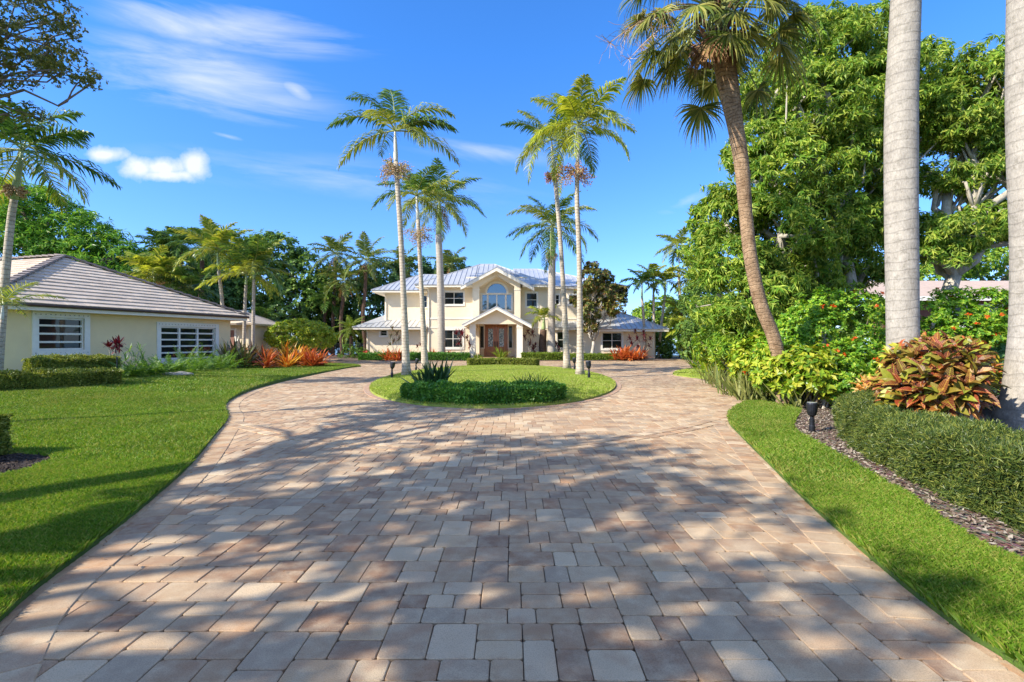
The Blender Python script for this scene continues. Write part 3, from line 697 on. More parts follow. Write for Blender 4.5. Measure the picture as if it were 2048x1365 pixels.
def clumpplant(name,label,cat_,cs,n,L,W,mat,el=(.2,1.3),bend=(.3,1.2),group=None,core=False,tw=.2,spread=.04,k=6,each=False):
    if each:
        for c in cs: clumpplant(name,label,cat_,[c],n,L,W,mat,el,bend,group,False,tw,spread,k)
        return
    c0=np.array(cs[0],float); mb=MB()
    for c in cs: rosette(mb,c,n,L*rng.uniform(.85,1.1),W,el,bend,spread,k=k,tw=tw)
    o=mb.build(name,M[mat],None,c0); o.location=tuple(c0); return tag(o,label,cat_,group)
def shrub(name,label,cat_,blobs,mat,n,rc,per,leaves,tmpl,size,base=None,group=None,core=True,stems=8,bark='bark',flowers=None,droop=.1,flat=.9,shell=(.8,1.0)):
    B=np.array(blobs,float); b0=base if base is not None else (B[0][0],B[0][1],0.)
    root=thing(name,tuple(b0),label,cat_,group); org=np.array(b0)
    C,Nn=clump_centres(blobs,n,shell,-.4); C=C[C[:,2]>b0[2]+.02]; Nn=Nn[:len(C)]
    mb=MB(); whorls(mb,C,Nn[:len(C)],rc,per,leaves,tmpl,size,droop,flat); mb.build('foliage',M[mat],root,org)
    s=MB()
    for i in range(stems):
        c=C[rng.integers(len(C))]; s.tube(crooked(org+rng.normal(0,.08,3)*[1,1,0],c,4,.2),[.02,.016,.012,.006],5)
    s.build('stem',M[bark],root,org)
    if flowers:
        idx=rng.choice(len(C),flowers)
        for i in idx:
            fm=MB(); whorls(fm,C[i:i+1]+Nn[i:i+1]*rc,Nn[i:i+1],.06,3,5,OVAL,.07,-.2); fm.build('flower',M['flower'],root,org)
    return root
def hedge(name,label,path,width,h,mat,n,tmpl,size,z0=0.,core=True,leaves=5,rnd=.12,group=None,lump=.03,widths=None,zf=None):
    """clipped hedge along a ground path; leaf sprigs over a rounded box section"""
    p=np.asarray(path,float)[:,:2]; seg=np.linalg.norm(np.diff(p,axis=0),axis=1); s=np.concatenate([[0],np.cumsum(seg)]); L=s[-1]
    def at(q): 
        x=np.interp(q,s,p[:,0]);y=np.interp(q,s,p[:,1]); e=.15
        dx=np.interp(q+e,s,p[:,0])-np.interp(q-e,s,p[:,0]);dy=np.interp(q+e,s,p[:,1])-np.interp(q-e,s,p[:,1]); l=np.maximum(np.hypot(dx,dy),1e-6); return x,y,dx/l,dy/l
    b0=np.array([p[0,0],p[0,1],z0]); root=thing(name,tuple(b0),label,'hedge',group)
    per=2*h+width; u=rng.uniform(0,per,n); q=rng.uniform(0,L,n)
    capn=int(n*(width*2.4)/(2*L+width*2)); 
    W=np.full(n,width) if widths is None else np.interp(q/L,np.linspace(0,1,len(widths)),widths)
    c=np.where(u<h,-W/2,np.where(u>h+width,W/2,(u-h)/width*W-W/2)); zz=np.where(u<h,u,np.where(u>h+width,u-h-width,h))
    nc=np.where(u<h,-1.,np.where(u>h+width,1.,0.)); nz=1-np.abs(nc)
    kc=np.clip((np.abs(c)-(W/2-rnd))/rnd,0,1); kz=np.clip((zz-(h-rnd))/rnd,0,1)
    zz=zz-rnd*.35*kc*nz; c=c-np.sign(c)*rnd*.35*kz*np.abs(nc)
    nl=np.zeros(n)
    # end caps
    e=rng.choice(n,min(capn,n),replace=False); sgn=rng.choice([-1,1],len(e)); q[e]=np.where(sgn>0,L,0); c[e]=rng.uniform(-.5,.5,len(e))*W[e]; zz[e]=rng.uniform(0,h,len(e)); nc[e]=0;nz[e]=0;nl[e]=sgn
    x,y_,dx,dy=at(q); gz0=z0 if zf is None else zf(x,y_)
    out=lump*np.sin(q*5.1+zz*9)*np.sin(c*7+q*3)+rng.normal(0,lump*.5,n)-.02
    N=np.stack([dx*nl+(-dy)*nc,dy*nl+dx*nc,nz+kz*.5],1); N=nrm(N)
    Pp=np.stack([x-dy*c,y_+dx*c,zz+gz0],1)+N*out[:,None]
    mb=MB(); 
    for j in range(leaves):
        D=nrm(N*rng.uniform(.2,1.,(n,1))+rdir(n)*.85+[0,0,.25]); mb.inst(tmpl,Pp+rng.normal(0,.012,(n,3)),D,N+rdir(n)*.9,size*rng.uniform(.6,1.25,n))
    mb.build('foliage',M[mat],root,b0)
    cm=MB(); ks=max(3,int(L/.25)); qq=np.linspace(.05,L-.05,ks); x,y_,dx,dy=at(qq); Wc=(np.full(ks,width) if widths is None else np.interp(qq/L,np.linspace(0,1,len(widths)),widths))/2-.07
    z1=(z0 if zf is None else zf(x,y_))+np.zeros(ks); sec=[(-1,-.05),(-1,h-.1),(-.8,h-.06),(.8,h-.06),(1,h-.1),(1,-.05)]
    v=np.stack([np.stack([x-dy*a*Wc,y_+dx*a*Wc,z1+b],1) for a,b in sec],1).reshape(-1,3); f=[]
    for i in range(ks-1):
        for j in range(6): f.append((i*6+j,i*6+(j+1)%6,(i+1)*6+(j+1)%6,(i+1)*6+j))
    f+= [tuple(range(6)),tuple((ks-1)*6+j for j in range(5,-1,-1))]; cm.add(v,f); cm.build('shade_core',M['core'],root,b0)  # solid core against see-through, inner shade put into its dark colour
    return root
# ------------------------------------------------------------------ building helpers
def slab(mb,pts,th,mi=0):
    p=np.array(pts,float); n=np.cross(p[1]-p[0],p[-1]-p[0]); n/=np.linalg.norm(n)
    if n[2]<0: n=-n
    k=len(p); v=np.vstack([p,p-n*th]); f=[tuple(range(k)),tuple(range(2*k-1,k-1,-1))]+[(i,(i+1)%k,k+(i+1)%k,k+i)for i in range(k)]
    mb.add(v,f,mi); return n
def seams(mb,pts,sp=.42,w=.022,h=.045):
    """standing seams running up a roof face whose first edge is the eave"""
    p=np.array(pts,float); ex=p[1]-p[0]; ex/=np.linalg.norm(ex); n=np.cross(p[1]-p[0],p[-1]-p[0]); n/=np.linalg.norm(n)
    if n[2]<0: n=-n
    uy=np.cross(n,ex); uy*=np.sign(uy[2]) if uy[2] else 1
    q=np.stack([(p-p[0])@ex,(p-p[0])@uy],1); k=len(q)
    for s in np.arange(q[:,0].min()+sp*.5,q[:,0].max(),sp):
        ts=[]
        for i in range(k):
            a,b=q[i],q[(i+1)%k]
            if (a[0]-s)*(b[0]-s)<0: t=(s-a[0])/(b[0]-a[0]); ts.append(a[1]+t*(b[1]-a[1]))
        if len(ts)>=2 and max(ts)-min(ts)>.1:
            a=p[0]+ex*s+uy*(min(ts)+.01); b=p[0]+ex*s+uy*(max(ts)-.02)
            mb.obox((a+b)/2+n*h/2,ex*w/2,(b-a)/2,n*h/2)
def hiproof(root,org,r,ze,ridge,name='roof',soffit=True,th=.05,gap=None):
    x0,x1,y0,y1=r; xa,xb,yr,zr=ridge
    fs=[[(x0,y0,ze),(x1,y0,ze),(xb,yr,zr),(xa,yr,zr)],[(x1,y0,ze),(x1,y1,ze),(xb,yr,zr)],[(x1,y1,ze),(x0,y1,ze),(xa,yr,zr),(xb,yr,zr)],[(x0,y1,ze),(x0,y0,ze),(xa,yr,zr)]]
    mb=MB()
    if gap:
        g0,g1,gy=gap; gzz=ze+(zr-ze)*(gy-y0)/(yr-y0)
        fs[0:1]=[[(x0,y0,ze),(g0,y0,ze),(xa,yr,zr)],[(g1,y0,ze),(x1,y0,ze),(xb,yr,zr)],[(g0,gy,gzz),(g1,gy,gzz),(xb,yr,zr),(xa,yr,zr)]]
    for f in fs: slab(mb,f,th); seams(mb,f)
    for a,b in (((x0,y0,ze),(xa,yr,zr)),((x1,y0,ze),(xb,yr,zr)),((xa,yr,zr),(xb,yr,zr))): mb.tube([a,b],.06,6)
    o=mb.build(name,M['metalroof'],root,org)
    if soffit:
        s=MB()
        if gap: s.box(x0+.05,gap[0],y0+.05,gap[2],ze-.2,ze-.05); s.box(gap[1],x1-.05,y0+.05,gap[2],ze-.2,ze-.05)
        else: s.box(x0+.05,x1-.05,y0+.05,y1-.05,ze-.2,ze-.05)
        s.build('fascia',M['trim'],o,org)
    return o
def wallgrid(mb,x0,x1,z0,z1,yf,th,ops,mi=0):
    xs=sorted({x0,x1,*[o[0] for o in ops],*[o[1] for o in ops]}); zs=sorted({z0,z1,*[o[2] for o in ops],*[o[3] for o in ops]})
    for i in range(len(xs)-1):
        run=None
        for j in range(len(zs)-1):
            cx_=(xs[i]+xs[i+1])/2; cz=(zs[j]+zs[j+1])/2
            hole=any(o[0]<cx_<o[1] and o[2]<cz<o[3] for o in ops)
            if not hole: run=(run[0],zs[j+1]) if run else (zs[j],zs[j+1])
            if hole or j==len(zs)-2:
                if run: mb.box(xs[i],xs[i+1],yf,yf+th,run[0],run[1],mi); run=None
def window(root,org,x0,x1,z0,z1,yf,cols,rows,tr=.13,bar=.05,rec=.09,frame='white',louvre=False):
    """opening x0..x1,z0..z1 in a wall whose face is at yf; surround proud of the wall, glass set back"""
    w=MB(); t=tr
    w.box(x0-t,x0,yf-.05,yf+rec+.03,z0-t,z1+t); w.box(x1,x1+t,yf-.05,yf+rec+.03,z0-t,z1+t)
    w.box(x0,x1,yf-.049,yf+rec+.03,z1,z1+t); w.box(x0,x1,yf-.065,yf+rec+.03,z0-t*1.05,z0)
    for i in range(cols+1):
        x=x0+(x1-x0)*i/cols; b=bar if 0<i<cols else bar*.6
        a=max(x0,x-b/2) ; c=min(x1,x+b/2)
        if i==0: a,c=x0,x0+b
        if i==cols: a,c=x1-b,x1
        w.box(a,c,yf+.03,yf+rec+.02,z0,z1)
    for c_ in range(cols):
        xa=x0+(x1-x0)*c_/cols+bar/2; xb=x0+(x1-x0)*(c_+1)/cols-bar/2
        for j in range(rows+1):
            z=z0+(z1-z0)*j/rows; b=bar*.8; za=z-b/2; zb=z+b/2
            if j==0: za,zb=z0,z0+b
            if j==rows: za,zb=z1-b,z1
            w.box(xa,xb,yf+.034,yf+rec+.015,za,zb)
    o=w.build('window',M[frame],root,org)
    g_=MB(); g_.box(x0,x1,yf+rec,yf+rec+.012,z0,z1); g_.build('pane',M['glass'],o,org)
    return o
U=lambda u,v,Y: P(680+.3418*u,500+.3418*v,Y)
def XZ(u0,u1,v0,v1,Y):
    a=U(u0,v1,Y); b=U(u1,v0,Y); return a[0],b[0],a[2],b[2]

# ------------------------------------------------------------------ main house
HR=thing('house',(-1.2,42,0),'two storey cream stucco house with standing seam metal roofs and double front doors','house'); ho=np.array([-1.2,42,0])
wl=MB()
YF=42.0; YL=44.0; YW=42.6; YR=41.2; YB=43.2
xl0=U(512,0,YF)[0]; xr1=U(1440,0,YF)[0]
W1=XZ(612,722,248,320,YF); W2=XZ(1092,1152,254,332,YF); W3=XZ(1262,1282,264,318,YF); W4=XZ(1340,1398,266,320,YF)
W5=XZ(606,716,470,572,YF); W6=XZ(1272,1312,480,574,YF)
# central bay opening for the entrance and the tall window
WC=(*XZ(815,1022,150,420,YF)[:2],0.0,6.6)
wallgrid(wl,xl0,xr1,0,6.02,YF,.25,[W1,W2,W3,W4,W5,W6,(WC[0],WC[1],0,6.02)])
wl.box(xl0,xl0+.25,YF+.25,52,0,6.0); wl.box(xr1-.25,xr1,YF+.25,54,0,6.0); wl.box(xl0+.25,xr1-.25,53.7,54,0,6.0)
# upper left block
xa=U(262,0,YL)[0]; SW=XZ(487,508,268,338,YL)
wallgrid(wl,xa,xl0-.002,2.9,5.82,YL,.25,[SW]); wl.box(xa,xa+.25,YL+.25,52,2.9,5.82); wl.box(xa+.25,xl0,51.7,52,0,5.8)
# lower left wing
xw=U(155,0,YW)[0]; LW=XZ(238,274,472,502,YW)
wallgrid(wl,xw,xl0-.003,0,2.75,YW,.25,[LW]); wl.box(xw,xw+.25,YW+.25,50,0,2.75)
# right upper block and right wing
xr2=8.9; wallgrid(wl,xr1+.002,xr2,2.6,6.0,YB,.25,[]); wl.box(xr2-.25,xr2,YB+.25,54,2.6,6.0)
rx0=U(1420,0,YR)[0]; rx1=U(1842,0,YR)[0]; RW=XZ(1536,1648,486,578,YR)
wallgrid(wl,rx0,rx1,0,2.52,YR,.25,[RW]); wl.box(rx1-.25,rx1,YR+.25,50,0,2.52)
# lintel over the low roof left, back wall of entrance recess and of the arched window recess
YD=43.4; YA=42.9
dL,dR=U(815,0,YF)[0],U(1022,0,YF)[0]
D0=XZ(850,976,443,612,YD); SL=XZ(820,842,446,574,YD); SR=XZ(987,1008,446,574,YD)
wallgrid(wl,dL-.4,dR+.4,0.15,3.5,YD,.2,[(D0[0],D0[1],.15,D0[3]),SL,SR])
wl.box(dL-.4,dL-.003,YF+.25,YD,0,3.5); wl.box(dR+.003,dR+.4,YF+.25,YD,0,3.5)
wl.box(dL-.4,dR+.4,YF+.02,YD+.1,3.5,3.72)
AW=XZ(828,1006,262,352,YA)
wallgrid(wl,dL-.4,dR+.4,3.72,AW[3],YA,.2,[(AW[0],AW[1],AW[2],AW[3])])
# wall above the window with an arched hole
acx=(AW[0]+AW[1])/2; ar=.3418*60*YA/F; az0=AW[3]; aa=np.linspace(0,PI,19)
for i in range(18):
    c0,s0,c1,s1=math.cos(aa[i]),math.sin(aa[i]),math.cos(aa[i+1]),math.sin(aa[i+1])
    wl.prism([(acx+ar*c0,az0+.12+ar*s0),(acx+3*c0,min(az0+.12+3*s0,7.0)),(acx+3*c1,min(az0+.12+3*s1,7.0)),(acx+ar*c1,az0+.12+ar*s1)],'y',YA,YA+.2)
wl.box(dL-.4,acx-ar,YA,YA+.2,az0,az0+.12); wl.box(acx+ar,dR+.4,YA,YA+.2,az0,az0+.12)
wo=wl.build('wall',M['stucco'],HR,ho)
for w_ in (W1,): window(HR,ho,*w_,YF,2,2)
window(HR,ho,*W2,YF,1,2); window(HR,ho,*W3,YF,1,2,.1,.04); window(HR,ho,*W4,YF,1,2); window(HR,ho,*W5,YF,2,2,.16); window(HR,ho,*W6,YF,1,2)
window(HR,ho,*SW,YL,1,2,.07,.04); window(HR,ho,*LW,YW,1,2,.14,.04); window(HR,ho,*RW,YR,2,2,.15)
# arched window
aw=MB(); x0,x1,z0,z1=AW; 
for a,b in ((x0,x0+.07),(x0+.45,x0+.6),(acx-.05,acx+.05),(x1-.6,x1-.45),(x1-.07,x1)): aw.box(a,b,YA-.05,YA+.1,z0,z1)
aw.box(x0-.1,x1+.1,YA-.07,YA+.08,z1-.02,z1+.13); aw.box(x0-.1,x1+.1,YA-.08,YA+.08,z0-.12,z0+.03); aw.box(x0-.1,x0,YA-.06,YA+.08,z0,z1); aw.box(x1,x1+.1,YA-.06,YA+.08,z0,z1)
for i in range(18):
    c0,s0,c1,s1=math.cos(aa[i]),math.sin(aa[i]),math.cos(aa[i+1]),math.sin(aa[i+1]); ri,ro=ar-.05,ar+.14
    aw.prism([(acx+ri*c0,z1+.12+ri*s0),(acx+ro*c0,z1+.12+ro*s0),(acx+ro*c1,z1+.12+ro*s1),(acx+ri*c1,z1+.12+ri*s1)],'y',YA-.06,YA+.06)
awo=aw.build('arched_window',M['white'],HR,ho)
ap=MB(); ap.box(x0,x1,YA+.1,YA+.112,z0,z1); ap.prism([(acx+ar*math.cos(a),z1+.12+ar*math.sin(a)) for a in aa],'y',YA+.1,YA+.112); ap.build('pane',M['glassS'],awo,ho)
# front doors
for k,(xd0,xd1) in enumerate(((D0[0],(D0[0]+D0[1])/2-.01),((D0[0]+D0[1])/2+.01,D0[1]))):
    d=MB(); zt=D0[3]; zb=.17; zg0=zb+.28*(zt-zb)+.1; zg1=zt-.28; xi0=xd0+.25; xi1=xd1-.25
    wallgrid(d,xd0,xd1,zb,zt,YD+.05,.06,[(xi0,xi1,zg0,zg1)])
    d.box(xi0-.05,xi1+.05,YD+.03,YD+.05,zb+.18,zg0-.22); d.box(xi0,xi1,YD+.018,YD+.03,zb+.25,zg0-.29)
    do=d.build('front_door',M['wood'],HR,ho)
    gp=MB(); gp.box(xi0,xi1,YD+.08,YD+.09,zg0,zg1); gp.build('pane',M['doorglass'],do,ho)
    hx=xd1-.09 if k==0 else xd0+.09; hn=MB(); hn.tube([(hx,YD+.0,1.0),(hx,YD-.02,1.1),(hx,YD-.02,1.3),(hx,YD+.0,1.4)],.016,6); hn.box(hx-.03,hx+.03,YD+.035,YD+.05,.95,1.45); hn.build('handle',M['iron'],do,ho)
dfm=MB(); dfm.box(D0[0]-.1,D0[0],YD-.03,YD+.1,.15,D0[3]+.1); dfm.box(D0[1],D0[1]+.1,YD-.03,YD+.1,.15,D0[3]+.1); dfm.box(D0[0],D0[1],YD-.029,YD+.1,D0[3],D0[3]+.1); dfm.build('door_frame',M['wood'],HR,ho)
window(HR,ho,*SL,YD,1,1,.08,.03); window(HR,ho,*SR,YD,1,1,.08,.03)
# trim bands
zb=U(0,400,YF)[2]; z5=U(0,452,YF)[2]
def band(*b):
    tb=MB(); tb.box(*b); tb.build('trim_band',M['trim'],HR,ho)
for a,b in ((xl0-.03,dL-.5),(dR+.5,xr1)): band(a,b,YF-.04,YF-.002,zb-.1,zb+.02); band(a,b,YF-.03,YF-.002,z5-.09,z5+.01); band(a,b,YF-.05,YF-.002,0,.28)
band(U(1165,0,YF)[0],U(1178,0,YF)[0],YF-.035,YF-.001,.28,z5-.09)
# roofs
e=U(435,203,YF-.85); ze=e[2]
hiproof(HR,ho,(e[0],3.3,YF-.85,53.2),ze,(U(820,86,47)[0],U(905,86,47)[0],47,U(0,86,47)[2]),gap=(-3.25,.85,43.2))
hiproof(HR,ho,(1.2,9.6,YF-.25,55.5),6.08,(U(1015,112,50)[0],U(1155,112,50)[0],50,U(0,114,50)[2]))
e=U(183,235,YL-.85); hiproof(HR,ho,(e[0],-4.5,YL-.85,52.8),e[2],(U(465,147,49)[0],-5,49,U(0,147,49)[2]))
# low left roof: shed against the upper wall with a hip at its left end
e=U(72,452,YW-.9); zl=e[2]; rf=MB(); xe=xl0-.01
zt_=U(0,412,YL)[2]; A=(e[0],YW-.9,zl); B_=(xe,YW-.9,zl); C_=(xe,YL,zt_); slope=(zt_-zl)/(YL-YW+.9)
D_=(e[0]+(YL-YW+.9)*1.15,YL,zt_); E_=(e[0]+4.2,YL+2.6,zt_+.95)
slab(rf,[A,B_,C_,D_],.05); seams(rf,[A,B_,C_,D_]); 
f2=[(e[0],51,zl),A,(D_[0],D_[1],D_[2]),(xa+.05,YL+1.2,zt_+.85),(xa+.05,51,zt_+.85)]; slab(rf,[(e[0],51,zl),A,D_,(xa+.0,46,zt_+.75),(xa+.0,51,zt_+.75)],.05)
f3=[D_,(xa,YL,zt_),(xa,YL+2,zt_+.8)]; slab(rf,f3,.05); rf.tube([A,D_],.06,6)
rl=rf.build('roof',M['metalroof'],HR,ho)
s_=MB(); s_.box(e[0]+.05,xe-.05,YW-.85,YL,zl-.2,zl-.05); s_.box(e[0]+.05,xw,YL,50,zl-.2,zl-.05); s_.build('fascia',M['trim'],rl,ho)
# strip roof between upper and lower windows at right, and the right wing hip
rf=MB(); zz=U(0,455,YF-.9)[2]; fz=[(dR+2.6,YF-.9,zz),(rx0+.6,YF-.9,zz),(rx0+.6,YF-.01,zz+.5),(dR+2.6,YF-.01,zz+.5)]
fz=[(U(1240,0,YF)[0],YF-.9,zz),(rx0+.6,YF-.9,zz),(rx0+.6,YF-.01,zz+.55),(U(1240,0,YF)[0],YF-.01,zz+.55)]
slab(rf,fz,.05); seams(rf,fz); ro=rf.build('roof',M['metalroof'],HR,ho); s_=MB(); s_.box(fz[0][0]+.03,fz[1][0],YF-.86,YF-.01,zz-.2,zz-.05); s_.build('fascia',M['trim'],ro,ho)
e0=U(1395,0,YR-.8)[0]; e1=U(1928,0,YR-.8)[0]; zr_=U(0,464,YR-.8)[2]; pk=U(1600,352,45.5)
hiproof(HR,ho,(e0,e1,YR-.8,50.5),zr_,(pk[0]-1.5,pk[0],45.5,pk[2]))
# central gable
gf=MB(); YG=41.2
o2=[U(*q,YG) for q in ((775,420),(775,195),(915,108),(1056,200),(1056,420),(1020,420),(1020,212),(918,150),(815,214),(815,420))]
o2=[(q[0],q[2]) for q in o2]
gf.prism([o2[0],o2[1],o2[8],o2[9]],'y',YG,YF-.01); gf.prism([o2[1],o2[2],o2[7],o2[8]],'y',YG,YF-.01); gf.prism([o2[2],o2[3],o2[6],o2[7]],'y',YG,YF-.01); gf.prism([o2[3],o2[4],o2[5],o2[6]],'y',YG,YF-.01)
# sloping soffit of the recess, from front face back to the arched window wall
for a,b in ((8,7),(7,6)):
    p,q=o2[a],o2[b]; gf.prism([(p[0],p[1]+.02),(q[0],q[1]+.02),(q[0],q[1]+.5),(p[0],p[1]+.5)],'y',YF-.005,YA+.1)
gf.box(dL-.4,dL-.001,YF+.25,YA,3.72,6.6); gf.box(dR+.001,dR+.4,YF+.25,YA,3.72,6.6)
gb=gf.build('gable',M['stucco'],HR,ho)
# pilaster bands
for u0,u1 in ((770,818),(1017,1060)):
    pb=MB(); a=U(u0,0,YG)[0]; b=U(u1,0,YG)[0]; zc=U(0,236,YG)[2]; pb.box(a,b,YG-.03,YG-.001,zc,zc+.04); pb.build('trim_band',M['trim'],gb,ho)
gr_=MB(); L_=U(705,212,40.6); A_=U(915,99,40.6); R_=U(1136,219,40.6)
zdn=min(L_[2],R_[2])
for s0 in (L_,R_):
    a=(s0[0],40.6,s0[2]); b=(s0[0],47,s0[2]); c=(A_[0],47,A_[2]); d=(A_[0],40.6,A_[2]); f=[a,b,c,d] if s0 is R_ else [b,a,d,c]
    slab(gr_,f,.05); seams(gr_,f)
gr_.tube([(A_[0],40.6,A_[2]),(A_[0],47,A_[2])],.05,6)
go=gr_.build('gable_roof',M['metalroof'],HR,ho)
bg=MB()
for s0 in (L_,R_):
    p=[(s0[0],s0[2]-.06),(A_[0],A_[2]-.06),(A_[0],A_[2]-.34),(s0[0],s0[2]-.30)]; bg.prism(p,'y',40.62,40.7)
    p=[(s0[0]*1.0,s0[2]-.08),(A_[0],A_[2]-.08),(A_[0],A_[2]-.14),(s0[0],s0[2]-.14)]; bg.prism(p,'y',40.7,YF-.02)
bg.build('barge_board',M['trim'],go,ho)
# porch
YP=38.5; po_=MB()
pl=XZ(758,793,435,648,YP); prr=XZ(1034,1069,435,648,YP)
pc=[]
for q in (pl,prr):
    c=MB(); dpt=.42; c.box(q[0],q[1],YP,YP+dpt,.0,q[3]); c.box(q[0]-.03,q[1]+.03,YP-.03,YP+dpt+.03,q[3]-.28,q[3]-.2); c.box(q[0]-.03,q[1]+.03,YP-.03,YP+dpt+.03,0,.25); pc.append(c.build('porch_column',M['whitecol'],HR,ho))
Lp=U(712,437,YP-.5); Ap=U(916,330,YP-.5); Rp=U(1121,441,YP-.5); zB=pl[3]
gpz=U(0,342,YP)[2]; po_.prism([(pl[0]-.05,zB),(prr[1]+.05,zB),(prr[1]+.05,zB+.28),(Ap[0],gpz-.15),(pl[0]-.05,zB+.28)],'y',YP-.02,YP+.38)
for q in (pl,prr): po_.box(q[0]+.05,q[1]-.05,YP+.42,YF-.01,zB-.25,zB+.25)
pg=po_.build('porch_gable',M['stucco'],HR,ho)
pr_=MB()
for s0 in (Lp,Rp):
    a=(s0[0],YP-.5,s0[2]); b=(s0[0],YF-.02,s0[2]); c=(Ap[0],YF-.02,Ap[2]); d=(Ap[0],YP-.5,Ap[2]); f=[a,b,c,d] if s0 is Rp else [b,a,d,c]
    slab(pr_,f,.05); seams(pr_,f)
pr_.tube([(Ap[0],YP-.5,Ap[2]),(Ap[0],YF,Ap[2])],.045,6)
pro=pr_.build('porch_roof',M['metalroof'],HR,ho)
bg=MB()
for s0 in (Lp,Rp):
    bg.prism([(s0[0],s0[2]-.06),(Ap[0],Ap[2]-.06),(Ap[0],Ap[2]-.27),(s0[0],s0[2]-.25)],'y',YP-.48,YP-.4)
    bg.prism([(s0[0],s0[2]-.07),(Ap[0],Ap[2]-.07),(Ap[0],Ap[2]-.13),(s0[0],s0[2]-.13)],'y',YP-.4,YF-.03)
bg.build('barge_board',M['trim'],pro,ho)
st=MB(); st.box(pl[0]-.2,prr[1]+.2,YP-.15,YF+1.4,.0,.14); st.box(pl[1]+.3,prr[0]-.3,YP-.5,YP-.15,0,.07); st.build('porch_step',M['paverT'],HR,ho)

for X_,Y_,z_ in ((xl0+.12,YF-.06,5.9),(xa+.12,YL-.06,5.6),(xw+.1,YW-.06,2.6),(rx1-.1,YR-.06,2.4)):
    dp=MB(); dp.tube([(X_,Y_-.5,z_+.05),(X_,Y_-.35,z_-.1),(X_,Y_,z_-.35),(X_,Y_,.25 if z_<3 or X_>xl0 else 3.25),(X_,Y_-.15,.1 if z_<3 or X_>xl0 else 3.15)],.04,8); dp.build('downpipe',M['trim'],HR,ho)


# ------------------------------------------------------------------ guest house at left (local frame: x along its front wall)
GA=math.radians(74.1); GC=np.array([-14.4,27.3,0]); ca,sa=math.cos(GA),math.sin(GA)
GH=thing('guest_house',tuple(GC),'low cream yellow house with grey concrete tile hip roof at the left','house'); GH.rotation_euler=(0,0,GA); z3=(0,0,0)
def loc(xp,yp,yw=.6):
    dx,dy=(xp-CX)/F,1.; # ray p=t*(dx,dy); local y = -(p-GC)x*sa + (p-GC)y*ca
    t=(yw-(GC[0]*sa-GC[1]*ca))/(-dx*sa+dy*ca); X,Y=dx*t,dy*t
    lx=(X-GC[0])*ca+(Y-GC[1])*sa; return lx,EYE+(CY-yp)*Y/F
a=loc(76,634); b=loc(168,700); w1=(a[0],b[0],b[1]+.0,a[1])
a=loc(321,652); b=loc(430,718); c=loc(321,720); w2=(a[0],b[0],c[1],a[1]-.02)
wm=MB(); wallgrid(wm,-10.8,-.6,-.1,2.72,.6,.25,[w1,w2]); wm.box(-.85,-.6,.85,23,-.1,2.72); wm.box(-10.8,-10.55,.85,23,-.1,2.72); wm.build('wall',M['stuccoL'],GH,z3)
def lwin(w_,cols,rows):
    o=window(GH,z3,*w_,.6,cols,rows,.2,.09,.12)
    return o
o1=lwin(w1,1,4); o2_=lwin(w2,3,5)
for w_,o in ((w1,o1),(w2,o2_)):
    bt=MB(); 
    for x in np.arange(w_[0]-.1,w_[1]+.12,.16):
        for z in (w_[2]-.1,w_[3]+.1): bt.box(x-.012,x+.012,.535,.551,z-.012,z+.012)
    bt.build('shutter_bolt',M['iron'],o,z3)
ZE=2.82; PKx,PKy,PKz=-5.7,5.05,5.38
tl=MB()
def tileface(p0,p1,apexA,apexB,nc,seed):
    """p0,p1 eave ends; apexB..apexA top edge (A above p0); individual tiles laid in courses"""
    p0,p1,a,b=map(lambda q:np.array(q,float),(p0,p1,apexA,apexB)); ex=(p1-p0)/np.linalg.norm(p1-p0); n=np.cross(ex,a-p0); n/=np.linalg.norm(n)
    if n[2]<0:n=-n
    slab(tl,[p0,p1,b,a] if np.linalg.norm(a-b)>.01 else [p0,p1,a],.08)
    for k in range(nc):
        t0,t1=k/nc,(k+1.05)/nc; tm_=(k+.35)/nc
        L0=p0+(a-p0)*t0; R0=p1+(b-p1)*t0; L1=p0+(a-p0)*min(t1,1); 
        up=(L1-L0)-((L1-L0)@ex)*ex; l=((p0+(a-p0)*tm_)-L0)@ex; r_=((p1+(b-p1)*tm_)-L0)@ex
        w=.36; st_=l-rng.random()*w*.2-(k%2)*w*.5
        x=st_
        while x<r_:
            xa_=max(x,l)+.003; xb_=min(x+w,r_)-.003
            if xb_>xa_+.03:
                dz=rng.normal(0,.004); q=[L0+ex*xa_+n*(.075+dz)-up*.04,L0+ex*xb_+n*(.075+dz)-up*.04,L0+ex*xb_+up+n*.03,L0+ex*xa_+up+n*.03]
                q2=[q[0]-n*.05,q[1]-n*.05]
                tl.add(q+q2,[(0,1,2,3),(4,5,1,0),(4,0,3),(5,2,1)])
            x+=w
PK=(PKx,PKy,PKz)
tileface((-11.4,0,ZE),(0,0,ZE),PK,PK,15,0)
tileface((-11.4,20,ZE),(-11.4,0,ZE),(PKx,20,PKz),PK,15,1)
tileface((0,0,ZE),(0,20,ZE),PK,(PKx,20,PKz),15,2)
ro=tl.build('roof',M['tile'],GH,z3)
cp=MB()
for a_,b_ in (((-11.4,0,ZE),PK),((0,0,ZE),PK),((PKx,20,PKz),PK)):
    a_=np.array(a_,float); b_=np.array(b_,float); d=b_-a_; L=np.linalg.norm(d); d/=L; sx=np.cross(d,[0,0,1]); sx/=np.linalg.norm(sx); n=np.cross(sx,d)
    m=int(L/.4)
    for i in range(m):
        c=a_+d*(i+.5)*L/m+n*.12; tilt=d*.215+n*-.02
        cp.obox(c,sx*.125,tilt,n*.035)
cp.build('ridge_cap',M['tilecap'],ro,z3)
